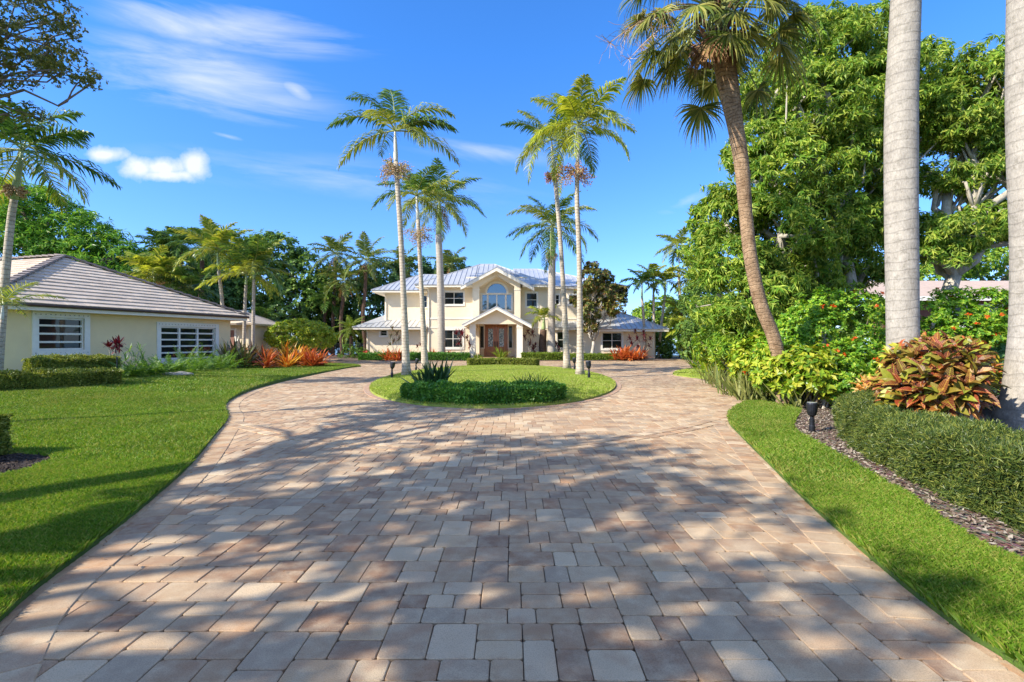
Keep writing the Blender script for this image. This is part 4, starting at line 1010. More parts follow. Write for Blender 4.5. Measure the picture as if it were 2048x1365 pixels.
fa=MB(); fa.box(-11.38,.0-.02,.0,.06,ZE-.02,ZE+.06-.02); fa.tube([(-11.4,-.03,ZE-.03),(0,-.03,ZE-.03)],.06,8); fa.tube([(-11.43,0,ZE-.03),(-11.43,20,ZE-.03)],.06,8); fa.build('gutter',M['brown'],ro,z3)
ff=MB(); ff.box(-11.36,-.03,.03,.12,ZE-.22,ZE-.05); ff.box(-11.3,-.1,.12,20,ZE-.13,ZE-.1); ff.box(-.12,-.03,.12,20,ZE-.22,ZE-.05); ff.build('fascia',M['trim'],ro,z3)
# garage wing further behind
gx=MB(); g2=thing('garage',(-16,33,0),'small tile roofed garage wall with brown door behind the guest house corner','garage'); go_=np.array([-16,33,0])
a=P(445,716,32); b=P(497,645,32)
gx.box(a[0]-4,b[0],32,36,0,2.55); gx.build('wall',M['stucco'],g2,go_)
d=MB(); q0=P(451,720,32); q1=P(470,661,32); wallgrid(d,q0[0],q1[0],0,q1[2],31.93,.05,[]); 
for i in range(4): 
    zz=q1[2]-.18-i*.0; d.box(q0[0]+.08+i*.12,q0[0]+.16+i*.12,31.91,31.93,zz-.1,zz)
d.build('door',plain('brown garage door',(.3,.15,.11),.6),g2,go_)
df=MB(); df.box(q0[0]-.12,q0[0],31.9,31.99,0,q1[2]+.12); df.box(q1[0],q1[0]+.12,31.9,31.99,0,q1[2]+.12); df.box(q0[0],q1[0],31.901,31.99,q1[2],q1[2]+.12); df.build('door_frame',M['white'],g2,go_)
r_=MB(); slab(r_,[(a[0]-4.4,31.4,2.62),(b[0]+.5,31.4,2.62),(b[0]-1.5,34,3.6),(a[0]-4.4,34,3.6)],.12); slab(r_,[(b[0]+.5,31.4,2.62),(b[0]+.5,36.5,2.62),(b[0]-1.5,34,3.6)],.12); r_.build('roof',M['tile'],g2,go_)
# neighbour house at right
nb=thing('neighbour_house',(24,30,0),'single storey brown neighbour house with a pale pinkish roof behind the right trunks','house'); no=np.array([24,30,0])
a=P(1725,600,30); r_=MB(); zE=P(0,596,30)[2]; zT=P(0,562,34)[2]
slab(r_,[(a[0],29.2,zE),(46,29.2,zE),(46,34,zT),(a[0]+1.,34,zT)],.15); 
nr_=r_.build('roof',M['tilepink'],nb,no)
s_=MB(); s_.box(a[0]+.02,46,29.12,29.2,zE-.24,zE+.02); s_.build('fascia',M['white'],nr_,no)
w_=MB(); NW=(P(1905,0,30)[0],P(2020,0,30)[0],P(0,650,30)[2],P(0,614,30)[2]); wallgrid(w_,a[0]+.8,45.5,0,zE-.1,30,.2,[NW]); w_.build('wall',M['brownwall'],nb,no)
window(nb,no,*NW,30,3,2,.15)
# far shore and waterside fence
fs=MB(); fn=thing('metal_fence',(12,54,0),'thin black metal fence at the water edge behind the house','fence'); fo=np.array([12,54,0])
for x in np.arange(12.5,24,.14): fs.box(x-.009,x+.009,54,54.018,.0,1.15)
fr=MB(); fr.box(12.5,24,53.995,54.03,1.1,1.14); fr.box(12.5,24,53.995,54.03,.12,.16)
for x in np.arange(12.5,24,2.3): fr.box(x-.035,x+.035,53.97,54.04,0,1.25)
fs.build('pickets',M['iron'],fn,fo); fr.build('fence_frame',M['iron'],fn,fo)
fs=MB(); fn=thing('metal_fence',(-20,47,0),'dark metal picket fence left of the house behind the small date palm','fence'); fo=np.array([-20,47,0])
for x in np.arange(-21,-12.6,.13): fs.box(x-.009,x+.009,47,47.018,.0,1.3)
fr=MB(); fr.box(-21,-12.6,46.99,47.03,1.22,1.26); fr.box(-21,-12.6,46.99,47.03,.12,.16); fs.build('pickets',M['iron'],fn,fo); fr.build('fence_frame',M['iron'],fn,fo)
# ------------------------------------------------------------------ island planting
T='tall slim palm on the island, '
A_els=(-.15,1.2)
palm('palm_tree','slim ringed palm on the island, tallest and leftmost, with beige fruit under its crown','palm tree',[(813,757),(809,640),(803,500),(797,400),(792,325)],20.1,None,.32,(790,262),11,3.1,['palm','palmY'],nl=44,ll=.78,lw=.05,spec={0:(PI-.15,1.2,1.35,'palm'),1:(.15,1.0,1.7,'palmY'),2:(PI+.1,.62,1.5,'palm'),3:(-.1,.5,1.35,'palm'),4:(1.9,1.35,.9,'palm')},group='slim palms on the island',slim=True,shaft=.75,fruit=[(793,345,38,'fruit')],z0=.1,els=(-.2,1.25),bendr=(.9,1.5),az0=.4,ldroop=.8,flare=1.6)
palm('palm_tree','slim island palm second from left, shorter, small brown fruit bunch','palm tree',[(850,742),(845,620),(840,520),(836,440)],25.2,None,.33,(833,392),11,2.7,['palm','palmY'],nl=40,ll=.72,lw=.05,group='slim palms on the island',slim=True,shaft=.7,fruit=[(838,472,34,'fruit')],z0=.08,els=(-.2,1.25),bendr=(.9,1.6),az0=1.7,ldroop=.8,flare=1.5)
palm('palm_tree','slim island palm, front one of the right pair, with a large orange fruit bunch','palm tree',[(1160,757),(1160,640),(1158,500),(1154,400),(1155,325)],20.1,None,.3,(1158,250),15,2.7,['palmY','palm','palmYY'],nl=42,ll=.74,lw=.05,group='slim palms on the island',slim=True,shaft=.75,fruit=[(1150,350,38,'fruitR')],z0=.1,els=(-.45,1.35),bendr=(.9,1.6),az0=2.4,ldroop=.9,flare=1.6)
palm('palm_tree','slim island palm, rear one of the right pair, small red fruit bunch','palm tree',[(1134,742),(1130,640),(1122,500),(1114,400),(1107,335)],25.2,None,.34,(1103,280),13,3.0,['palm','palmY'],nl=42,ll=.74,lw=.05,group='slim palms on the island',slim=True,shaft=.7,fruit=[(1104,357,18,'fruitR')],z0=.08,els=(-.5,1.2),bendr=(.9,1.7),az0=.2,ldroop=.9,flare=1.5)
def spot(name,label,p,aim,s=1.,group=None):
    root=thing(name,tuple(p),label,'spotlight',group); o=np.array(p,float)
    st=MB(); st.tube([o+[0,0,-.03],o+[0,0,.16*s]],.045*s,12); st.tube([o+[0,0,.16*s],o+[0,0,.19*s],o+[0,0,.3*s]],[.045*s,.03*s,.026*s],12); st.build('stake',M['iron'],root,o,smooth=False)
    a=np.array(aim,float); a/=np.linalg.norm(a); h=o+[0,0,.3*s]
    hd=MB(); hd.tube([h,h+a*.03*s,h+a*.08*s,h+a*.2*s,h+a*.235*s],[.03*s,.055*s,.075*s,.085*s,.08*s],14,cap=True); hb=hd.build('lamp_head',M['iron'],root,o,smooth=False)
    l=MB(); l.tube([h+a*.236*s,h+a*.242*s],.07*s,14); l.build('lens',M['lens'],hb,o); return root
for (x,y,Y,lab,aim,s) in ((784,762,19.0,'small bronze spotlight left of the leftmost island palm',(.15,0,1),1.15),(832,745,24,'small bronze spotlight between the two left island palms',(.3,.1,1),1.1),(1149,745,24.5,'small bronze spotlight between the two right island palms',(-.1,0,1),1.1),(1178,765,18.4,'small bronze spotlight in front and right of the right island palms',(-.1,.1,1),1.2)):
    X=(x-CX)*Y/F; spot('landscape_spotlight',lab,(X,Y,float(iz(X,Y))),aim,s,'spotlights on the island')
for X,Y,l in ((-4.3,20.1,'leftmost'),(2.75,20.1,'front right')): pass
# front jasmine hedge: crescent
fp=cat([(-2.25,12.75),(-1.95,12.35),(-1.4,12.0),(-.6,11.86),(.35,12.05),(.82,12.5)],6)
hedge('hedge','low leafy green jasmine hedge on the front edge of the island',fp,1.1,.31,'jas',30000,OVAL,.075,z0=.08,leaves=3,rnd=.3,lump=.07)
clumpplant('bird_of_paradise','dark upright sword leaved plant at the left of the island hedge','plant',[(-2.05,12.9,.15),(-2.2,13.0,.15),(-1.85,13.05,.15)],24,.98,.075,'cycad',el=(.6,1.5),bend=(-.1,.45),tw=.6,spread=.09)
clumpplant('bird_of_paradise','small dark tuft poking out of the right of the island hedge','plant',[(.42,13.1,.25),(.7,13.15,.22)],34,.5,.028,'cycad',el=(.3,1.4),bend=(.0,.5),tw=.6,spread=.1)
hedge('hedge','low clipped hedge on the far edge of the island before the porch',[(P(937,0,29)[0],29.1),(-.6,29.5),(P(1074,0,29)[0],28.9)],.9,.4,'hedge',7000,OVAL,.07,z0=.05,leaves=3)
# house bed
clumpplant('bromeliad','bromeliad with pale green spiky leaves in front of the porch steps','plant',[(P(1000,0,37.8)[0],37.9,.05)],44,1.5,.09,'low',el=(.3,1.35),bend=(.1,.8))
clumpplant('bromeliad','spiky green plant beside the left porch column','plant',[(P(960,0,38.2)[0]-.05,38.0,.05),(P(953,0,38)[0],37.8,.05)],26,.75,.06,'low',el=(.4,1.35),bend=(.1,.8))
def low(lab,x0,x1,Y,h,w=1.1,mat='hedge',n=7000,c='low hedge'):
    return hedge('hedge',lab,[(P(x0,0,Y)[0],Y),((P(x0,0,Y)[0]+P(x1,0,Y)[0])/2,Y-.1),(P(x1,0,Y)[0],Y)],w,h,mat,n,OVAL,.08,z0=.04,leaves=3,lump=.06)
low('low green hedge left of the porch, clipped flat',812,938,38.3,.5,1.2,'jas',9000)
low('low mixed hedge at the far left of the house bed',722,812,38.6,.48,1.0,'jas',6000)
low('low yellow green ground shrub right of the porch',1045,1130,38.5,.5,1.0,'low',5500)
low('low yellow green ground shrub under the magnolia',1132,1240,38.6,.42,1.0,'low',6500)
def tiplant(lab,x,Y,heads,mat='ti',s=1.,group=None,L=.45,W=.075,n=22):
    b=np.array([P(x,0,Y)[0],Y,.03 if Y>30 else float(gz(P(x,0,Y)[0],Y))]); root=thing('ti_plant',tuple(b),lab,'plant',group); st=MB(); lf=MB()
    for (hx,hy) in heads:
        e=np.array(P(hx,hy,Y)); e[1]+=rng.normal(0,.12); st.tube(crooked(b,e,5,.18),[.022,.02,.017,.014,.012],6); rosette(lf,e,n,L*s,W*s,(-.6,1.4),(-.1,.9),.015)
    st.build('stem',M['barkL'],root,b); lf.build('foliage',M[mat],root,b); return root
tiplant('red ti plant before the lower window left of the porch',925,37.9,[(913,670),(926,672),(919,686),(934,678),(940,692),(922,668)],'ti',1.,'ti plants against the house',.5)
tiplant('burgundy ti plant with spiky heads right of the porch column',1062,39.5,[(1056,664),(1065,668),(1060,688),(1070,692),(1049,675),(1066,700)],'ti',1.,'ti plants against the house',.5)
tiplant('small burgundy ti plant right of the pale royal palm trunk',1112,39.5,[(1112,690),(1118,702)],'ti',1.,'ti plants against the house',.45)
tiplant('tall cluster of dark ti plants on the wall at the right end of the house',1285,39.5,[(1271,664),(1287,667),(1260,677),(1274,680),(1289,680),(1300,680),(1276,694),(1298,693),(1288,705),(1262,690)],'ti',1.,'ti plants against the house',.42)
tiplant('dark bare stemmed ti plant under the small window on the left wing',789,38.5,[(785,658),(782,672),(792,668),(787,684),(797,680),(779,690)],'bromD',1.,'ti plants against the house',.4)
clumpplant('bromeliad','orange bromeliad clump in the house bed left of the island palms','plant',[(P(x,0,37.9)[0],37.9+dy,.05) for x,dy in ((776,0),(785,.2),(793,-.1),(799,.3))],34,1.15,.09,'bromR',el=(.2,1.4),bend=(.2,1.3),group='bromeliads in the house bed',spread=.15)
clumpplant('bromeliad','rusty bromeliad clump beside the thick grey palm by the house','plant',[(P(x,0,39.2)[0],39.2,.1) for x in (860,868,895)],26,.95,.08,'bromR',el=(.3,1.4),bend=(.2,1.2),group='bromeliads in the house bed',each=True)
clumpplant('bromeliad','wide red orange bromeliad clump before the right wing window','plant',[(P(x,0,37.9)[0],37.9+dy,.06) for x,dy in ((1232,.2),(1243,-.1),(1252,.4),(1262,-.1),(1272,.1),(1283,.2),(1257,.9),(1270,.8))],34,1.35,.1,'bromR',el=(.2,1.4),bend=(.2,1.4),group='bromeliads in the house bed')
clumpplant('agave','green agave like rosette at the left corner of the house','plant',[(P(752,0,39)[0],39,.1)],40,.95,.1,'low',el=(.2,1.35),bend=(0,.5))
clumpplant('agave','green sword leaved tuft left of the second island palm','plant',[(P(823,0,40)[0],40,.1),(P(829,0,40)[0],40,.1)],30,.85,.08,'low',el=(.3,1.35),bend=(0,.5))
clumpplant('bromeliad','bright red flowering bromeliad at the left end of the house bed','plant',[(P(727,0,40)[0],40,.3),(P(731,0,40)[0],40,.35)],20,.5,.07,'red',el=(.3,1.4),bend=(0,.6))
tiplant('row of small pink tipped plants at the foot of the left wing',842,38.9,[(835,694),(841,690),(847,695)],'ti',.7,None,.4)
# palms near the house
palm('royal_palm','thick pale royal palm left of the porch with dead frond skirt','palm tree',[(883,716),(882,620),(880,540),(877,470)],39.3,None,.58,(879,402),20,3.9,['palm','palmY'],nl=46,ll=1.05,lw=.06,group='royal palms by the house',shaft=.75,bark='trunkH',z0=.03,els=(-.45,1.4),bendr=(.9,1.7),ldroop=.7,dead=3,shaftmat='shaft',flare=1.15)
palm('royal_palm','thick pale royal palm right of the porch','palm tree',[(1103,716),(1103,620),(1104,540),(1105,500)],39.3,None,.6,(1105,452),20,4.2,['palmY','palm'],nl=46,ll=1.05,lw=.06,group='royal palms by the house',shaft=.6,bark='trunkH',z0=.03,els=(-.7,1.4),bendr=(.9,1.8),ldroop=.7,dead=0,shaftmat='shaft',fruit=[(1104,512,16,'fruit')],flare=1.15)
palm('palm_tree','short young palm with a dark swollen trunk beside the right royal palm','palm tree',[(1085,716),(1085,690),(1087,660)],39.8,None,.62,(1088,636),8,1.9,['palmYY','palmY'],nl=30,ll=.6,lw=.06,bark='barkD',z0=.03,els=(.0,1.45),bendr=(.6,1.6),shaft=.5,shaftmat='shaft')
# magnolia
broadleaf('magnolia_tree',(P(1183,0,38.8)[0],38.8,.05),[(*P(x,y,38.8+dy),r*.0388,r*.0388,r*.036) for x,y,r,dy in ((1185,560,28,0),(1215,590,26,.3),(1175,625,22,-.2),(1230,610,20,0),(1180,650,16,0),(1160,600,16,.2),(1205,560,20,.3),(1182,538,14,0),(1235,583,14,.3))],'bronze leaved magnolia tree in front of the right half of the house','tree','magn',330,.3,5,7,OVAL,.24,bark='barkL',tr=.13,fork=.28,nbr=60,up=-.9,shell=(.5,1.02))
# ------------------------------------------------------------------ left side planting
def GP(x,y): q=GL(x,y); return np.array(q)
hedge('hedge','taller clipped hedge under the left guest house window',[GP(33,757)[:2]+[0,.5],GP(206,748)[:2]+[0,.4]],.9,.55,'hedge',15000,OVAL,.06,zf=gz,leaves=3,rnd=.22,lump=.07)
hedge('hedge','long low dark clipped hedge in front of the taller one',[GP(-90,786)[:2],GP(0,783)[:2]+[0,.3],GP(212,770)[:2]+[0,.3]],.75,.38,'hedge',19000,OVAL,.052,zf=gz,leaves=3,rnd=.18,lump=.06)
hedge('hedge','corner of a clipped hedge in the black mulch bed at the left edge',[(-8.0,6.0),(-6.45,6.1)],.7,.52,'hedge',9000,OVAL,.04,zf=gz,leaves=4,rnd=.15)
def lplant(x,y): q=GP(x,y); return (q[0],q[1],q[2])
tiplant('burgundy ti plant against the guest house wall between its windows',230,17.6,[(222,694),(236,690),(243,688),(228,698),(213,728),(224,732)],'ti',1.,None,.34,.06)
tiplant('thin branching green shrub against the guest house wall',266,18.8,[(258,702),(272,700),(265,712),(277,716),(258,720),(270,726)],'fern',1.,None,.34,.03,16)
for i,(x,y,L,n,lab) in enumerate(((258,756,.5,50,'small fern at the left end of the fern row'),(295,752,.5,50,'fern clump left of the pale rock'),(335,748,.55,50,'arching fern left of the guest house wide window'),(372,742,.85,60,'large dark fern below the left pane of the wide window'),(412,742,.8,60,'large fern below the middle of the wide window'),(452,740,.8,60,'fern clump below the right end of the wide window'),(482,736,.8,60,'fern clump at the corner of the guest house'),(276,755,.42,50,'small bright fern second from the left end of the fern row'),(315,751,.45,50,'low fern just left of the wide window of the guest house'),(354,748,.5,50,'low fern behind the pale rock'),(392,744,.55,50,'low fern between the two large ferns below the wide window'),(432,742,.6,50,'low fern below the right pane of the wide window'),(245,757,.35,50,'tiny fern beside the garden stake'))):
    q=GP(x,y); mb=MB()
    L*=1.6
    for j in range(22 if L<.7 else 34):
        rp,rows=frond_rows((q[0]+rng.normal(0,.14),q[1]+rng.normal(0,.14),q[2]),rng.uniform(0,2*PI),rng.uniform(.3,1.4),L*rng.uniform(.8,1.1),rng.uniform(.5,1.3),20,.11,.022,ldroop=.2); mb.ribbons(rows)
    o=mb.build('fern',M['fern'],None,q); o.location=tuple(q); tag(o,lab,'fern','ferns along the guest house wall')
q=GP(355,752); rk=MB(); a=rng.random(4)
bm=bmesh.new(); bmesh.ops.create_icosphere(bm,subdivisions=3,radius=1)
for v in bm.verts: v.co=Vector((v.co.x*.45*(1+.12*math.sin(v.co.y*5)),v.co.y*.22,max(v.co.z,-.5)*.1*(1+.2*math.sin(v.co.x*7))))
me=bpy.data.meshes.new('rock'); bm.to_mesh(me); bm.free(); me.materials.append(M['rock']); o=bpy.data.objects.new('rock',me); COL.objects.link(o); o.location=(q[0],q[1],q[2]+.04); o.rotation_euler=(0,0,.5); tag(o,'long pale flat rock at the edge of the fern bed','rock')
q=GP(234,757); o=MB(); o.tube([q+[0,0,0],q+[0,0,.62]],[.02,.018],8); o.tube([q+[0,0,.62],q+[0,0,.66]],[.032,.03],8); o=o.build('garden_stake',M['iron'],None,q); o.location=tuple(q); tag(o,'thin black garden stake beside the burgundy ti plant','stake')
q=[GP(x,y) for x,y in ((455,738),(470,734),(488,738),(505,733),(478,728),(448,730))]
clumpplant('bromeliad','dark green and bronze bromeliad mass at the guest house corner','plant',[tuple(p) for p in q],44,1.7,.1,'bromD',el=(.2,1.45),bend=(.1,1.0))
for cs,mat,lab in ((((527,732),(538,728),(548,733),(560,729),(533,738)),'bromR','red orange bromeliad clump left part of the bed by the lawn tip'),(((568,732),(580,729),(592,732),(600,727),(575,736)),'bromO','yellow orange bromeliad clump in the middle of the bed by the lawn tip'),(((612,733),(625,734),(640,733),(618,728)),'bromR','dark red bromeliad clump at the right end of the bed by the lawn tip')):
    q=[GP(x,y) for x,y in cs]; clumpplant('bromeliad',lab,'plant',[tuple(p) for p in q],46,1.25 if mat!='bromO' else 1.4,.09,mat,el=(.3,1.45),bend=(.2,1.2),group='bromeliads by the lawn tip',each=True)
# clipped umbrella shrub
c=np.array(P(603,668,34.)); r=.034
shrub('clipped_shrub','wide umbrella shaped clipped shrub on bare curving stems behind the bromeliads','shrub',[(c[0],c[1],c[2]-.2,66*r,1.9,34*r),(c[0]+.7,c[1],c[2]-.45,42*r,1.5,22*r)],'sheff',620,.2,7,6,OVAL,.12,base=np.array([P(612,0,34)[0],34,0]),stems=22,flat=.5,shell=(.9,1.0))
# palms behind the guest house
palm('palm_tree','slender palm at the guest house corner, left of three, tallest','palm tree',[(449,735),(449,680),(444,600),(437,540)],31,None,.22,(435,500),15,2.7,['palmY'],nl=30,ll=.75,lw=.075,group='three slender palms at the guest house corner',shaft=.7,els=(-.3,1.5),bendr=(.6,1.5),parts=True,shaftmat='shaft')
palm('palm_tree','slender palm at the guest house corner, middle of three','palm tree',[(488,735),(488,680),(490,610),(492,570)],31,None,.2,(493,548),14,2.8,['palmY','palmYY'],nl=30,ll=.75,lw=.075,group='three slender palms at the guest house corner',shaft=.7,els=(-.3,1.5),bendr=(.6,1.5),shaftmat='shaft')
palm('palm_tree','slender palm at the guest house corner, right of three, dark green crown','palm tree',[(504,735),(506,680),(507,610),(508,560)],30.5,None,.2,(508,530),15,2.9,['palmY','palm'],nl=30,ll=.75,lw=.075,group='three slender palms at the guest house corner',shaft=.7,els=(-.3,1.5),bendr=(.6,1.5),shaftmat='shaft')
palm('palm_tree','bushy yellow green palm rising behind the guest house roof','palm tree',[(318,740),(316,660),(312,600)],33,None,.3,(308,552),20,2.7,['palmYY','palmY'],nl=30,ll=.85,lw=.09,els=(-.3,1.4),bendr=(.8,1.6),shaft=.7,shaftmat='shaft',fruit=[(310,578,22,'fruitR')])
palm('palm_tree','silver green fan like palm between the yellow palm and the corner palms','palm tree',[(395,740),(392,660),(385,600)],34,None,.3,(380,575),16,2.4,['palm'],nl=30,ll=.8,lw=.07,els=(-.7,1.2),bendr=(.6,1.6))
for i,(x,y,Y,L,lab,ms) in enumerate(((322,495,46,2.4,'small dark palm on the skyline above the yellow palm',['palm']),(362,488,46,2.6,'dark palm with an upright spear on the skyline left of the corner palms',['palm']),(405,492,40,2.6,'dark drooping palm behind the corner palms',['palm']),
   (672,508,52,3.6,'coconut palm left of the house, leftmost of the row',['coco']),(688,560,50,3.2,'coconut palm hanging low beside the leftmost coconut palm',['coco']),(732,520,50,3.6,'coconut palm just left of the house roof corner',['coco']),(805,530,56,3.0,'coconut palm behind the house roof between the island palms',['coco']),(900,530,57,3.2,'coconut palm behind the roof right of the thick grey palm',['coco']),(655,600,52,2.4,'low dark palm under the coconut palms',['palm']))):
    palm('coconut_palm',lab,'palm tree',[(x+rng.normal(0,6)-8,716),(x-6,640),(x-2,(y+640)/2),(x,y+12)],Y,None,.36,(x,y),15,L,ms,nl=32,ll=.85,lw=.085,group='palms beyond the buildings',els=(-.7,1.45),bendr=(.7,1.7),bark='barkD',parts=False,dead=3 if 'coconut' in lab else 0)
palm('date_palm','small feathery date palm at the left end of the house','palm tree',[(702,716),(702,690),(702,672)],43,None,.3,(702,658),26,1.9,['low'],nl=34,ll=.35,lw=.03,els=(-.6,1.4),bendr=(.9,1.8),parts=False,bark='barkD')
palm('palm_tree','dark leaning palm clump behind the umbrella shrub','palm tree',[(530,716),(528,690),(525,660)],36,None,.2,(525,640),12,1.9,['palm'],nl=26,ll=.7,lw=.07,els=(-.2,1.4),bendr=(.9,1.6),parts=False)
# big trees left background
def px_blobs(l,Y): return [(*P(x,y,Y+dy),r*Y/F,r*Y/F*.9,r*Y/F*ry) for x,y,r,dy,ry in l]
broadleaf('shade_tree',(-33,42,0),px_blobs([(70,440,75,0,.8),(150,480,70,0,.75),(210,520,60,-1,.8),(20,410,60,1,.8),(-60,430,90,2,.8),(100,520,70,-1,.7),(30,500,70,-2,.8),(170,560,60,0,.8)],42),'big green tree crown rising behind the guest house roof','tree','lefttree',900,1.0,6,7,LANCE,.42,tr=.45,nbr=50)
broadleaf('shade_tree',(-24,54,0),px_blobs([(480,510,50,0,.8),(545,515,55,0,.8),(600,545,50,0,.9),(640,590,45,0,1),(440,560,60,-1,.9),(520,590,70,-1,.9),(580,620,70,-1,.8)],54),'rounded dark tree mass on the skyline right of the corner palms','tree','bgtree',700,1.0,6,6,OVAL,.42,tr=.45,nbr=60)
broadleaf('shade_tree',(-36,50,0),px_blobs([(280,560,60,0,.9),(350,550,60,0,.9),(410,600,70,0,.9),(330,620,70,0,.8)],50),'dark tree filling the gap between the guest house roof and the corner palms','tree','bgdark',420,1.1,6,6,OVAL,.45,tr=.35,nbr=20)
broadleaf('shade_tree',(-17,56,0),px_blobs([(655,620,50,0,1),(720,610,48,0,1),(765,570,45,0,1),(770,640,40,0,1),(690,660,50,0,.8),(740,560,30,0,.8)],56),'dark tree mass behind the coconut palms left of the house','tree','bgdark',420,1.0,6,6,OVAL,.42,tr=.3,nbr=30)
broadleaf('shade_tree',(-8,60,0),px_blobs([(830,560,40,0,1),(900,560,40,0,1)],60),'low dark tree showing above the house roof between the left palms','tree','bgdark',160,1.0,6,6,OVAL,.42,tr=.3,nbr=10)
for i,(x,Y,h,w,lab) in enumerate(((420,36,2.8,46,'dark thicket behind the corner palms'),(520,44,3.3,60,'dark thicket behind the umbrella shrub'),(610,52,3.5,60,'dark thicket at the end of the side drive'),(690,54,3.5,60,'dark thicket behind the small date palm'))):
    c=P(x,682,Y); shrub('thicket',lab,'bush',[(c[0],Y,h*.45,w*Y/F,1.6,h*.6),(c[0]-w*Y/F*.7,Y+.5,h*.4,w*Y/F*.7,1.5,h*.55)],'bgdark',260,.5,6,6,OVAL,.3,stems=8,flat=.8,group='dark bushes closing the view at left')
shrub('bush','low green bush beside the small date palm','bush',[(P(697,0,42)[0],42,.5,.8,.6,.7),(P(722,0,42)[0],42,.4,.6,.5,.5)],'fern',60,.22,6,5,OVAL,.13)
# palm at left edge
palm('palm_tree','palm at the left edge of the photo with dark drooping fronds','palm tree',[(-5,759),(4,640),(14,520),(22,440),(28,400)],15,None,.21,(45,300),15,2.3,['palm','palm','palmY'],nl=30,ll=.8,lw=.055,els=(-.6,1.35),bendr=(.8,1.7),z0=.3,shaft=.9,ldroop=.9,az0=.5,shaftmat='shaft',fruit=[(30,385,20,'fruit')])
palm('palm_tree','low small feathery palm against the guest house wall at the left edge','palm tree',[(-8,765),(0,700),(4,640)],14.4,None,.1,(6,610),8,1.5,['palmY'],nl=26,ll=.4,lw=.02,els=(-.1,1.3),bendr=(.8,1.6),z0=.3,shaft=.8)
# overhanging small-leaved tree, trunk outside the frame at left
ov=[(*P(20,60,9.5),.9,1.1,.6),(*P(85,90,9.5),.5,.8,.3),(*P(15,130,9.2),.5,.8,.35),(*P(95,15,9.8),.35,.8,.25),(*P(140,135,9.3),.32,.5,.13),(*P(185,158,9.3),.2,.3,.06),(*P(25,225,9.2),.3,.5,.3),
    (-10.8,7.5,8.6,2.0,2.6,1.6)]
broadleaf('oak_tree',(-12.5,6.5,.3),ov,'fine leaved branches hanging into the top left corner of the photo','tree','oak',900,.22,9,6,OVAL,.06,bark='bark',tr=.07,fork=.6,nbr=110,shell=(.2,1.02),up=-1.2)
# ------------------------------------------------------------------ right side
# mango tree
mg=[(1620,110,85,-.5,.8),(1720,100,75,0,.85),(1560,190,70,-1,.8),(1640,230,95,-1.5,.8),(1760,190,90,-.5,.9),(1530,290,60,-1,.8),(1500,370,60,-1.3,.8),(1450,440,58,-1,.9),(1470,520,70,-1.5,.9),(1580,350,90,-1.5,.8),(1690,330,90,-1,.9),(1560,470,85,-2,.8),(1660,450,80,-1,.8),(1840,150,60,.5,.8),(1860,240,65,0,.8),(1440,590,50,-1,.9),(1520,600,70,-2,.8),(1610,580,75,-1,.8),(1400,500,28,.5,1.1),(1735,430,55,-.5,.9),(1740,520,55,-.5,.9),(1700,600,50,-.5,.8)]
broadleaf('mango_tree',(P(1640,0,17.5)[0],17.5,0),px_blobs(mg,17.5),'huge mango tree with long glossy drooping leaves behind the curved trunk','tree','mango',3700,.34,5,8,LANCE,.22,hole=2.2,bark='barkL',tr=.34,fork=.3,nbr=160,up=-1.,droop=.9,brad=.05,shell=(.55,1.12),flat=1.)
mg2=[(1985,160,75,0,.8),(1930,230,60,0,.8),(2010,260,80,.5,.8),(1925,310,55,.5,.7),(1990,350,60,0,.6),(2080,200,100,0,1),(1900,470,55,0,.5),(1975,440,50,0,.5),(1870,520,40,0,.6),(2080,420,70,0,.8),(1880,350,40,.5,.7),(1850,480,50,.5,.8)]
broadleaf('mango_tree',(P(1870,0,16.5)[0],17,0),px_blobs(mg2,16.5),'second broad tree showing between the two thick grey royal palm trunks','tree','mango',1700,.34,5,8,LANCE,.22,hole=2.2,bark='barkL',tr=.26,fork=.5,nbr=120,up=-1.,droop=.9,brad=.05,shell=(.5,1.12),flat=1.)
broadleaf('shade_tree',(60,62,0),px_blobs([(1900,540,45,0,.6),(1960,525,50,0,.6),(2020,530,50,0,.7),(1880,555,40,0,.6)],60),'pale green distant tree above the neighbour roof','tree','mango2',260,1.2,6,6,OVAL,.45,tr=.4,nbr=20)
broadleaf('shade_tree',(P(1300,0,56)[0],56,0),px_blobs([(1300,640,32,0,1),(1330,625,30,0,1),(1345,655,30,0,1),(1285,665,20,0,1)],56),'bright green round tree behind the right end of the house','tree','mango2',330,.55,6,7,OVAL,.3,tr=.25,nbr=20)
broadleaf('shade_tree',(P(1440,0,36)[0],38,0),px_blobs([(1430,640,45,0,1),(1470,660,45,-2,1),(1405,665,30,0,1),(1400,600,35,2,1.2),(1500,650,40,-4,1)],36),'dense dark tree behind the yellowing palms at the right of the drive','tree','bgtree',380,.7,6,7,LANCE,.38,tr=.25,nbr=20)
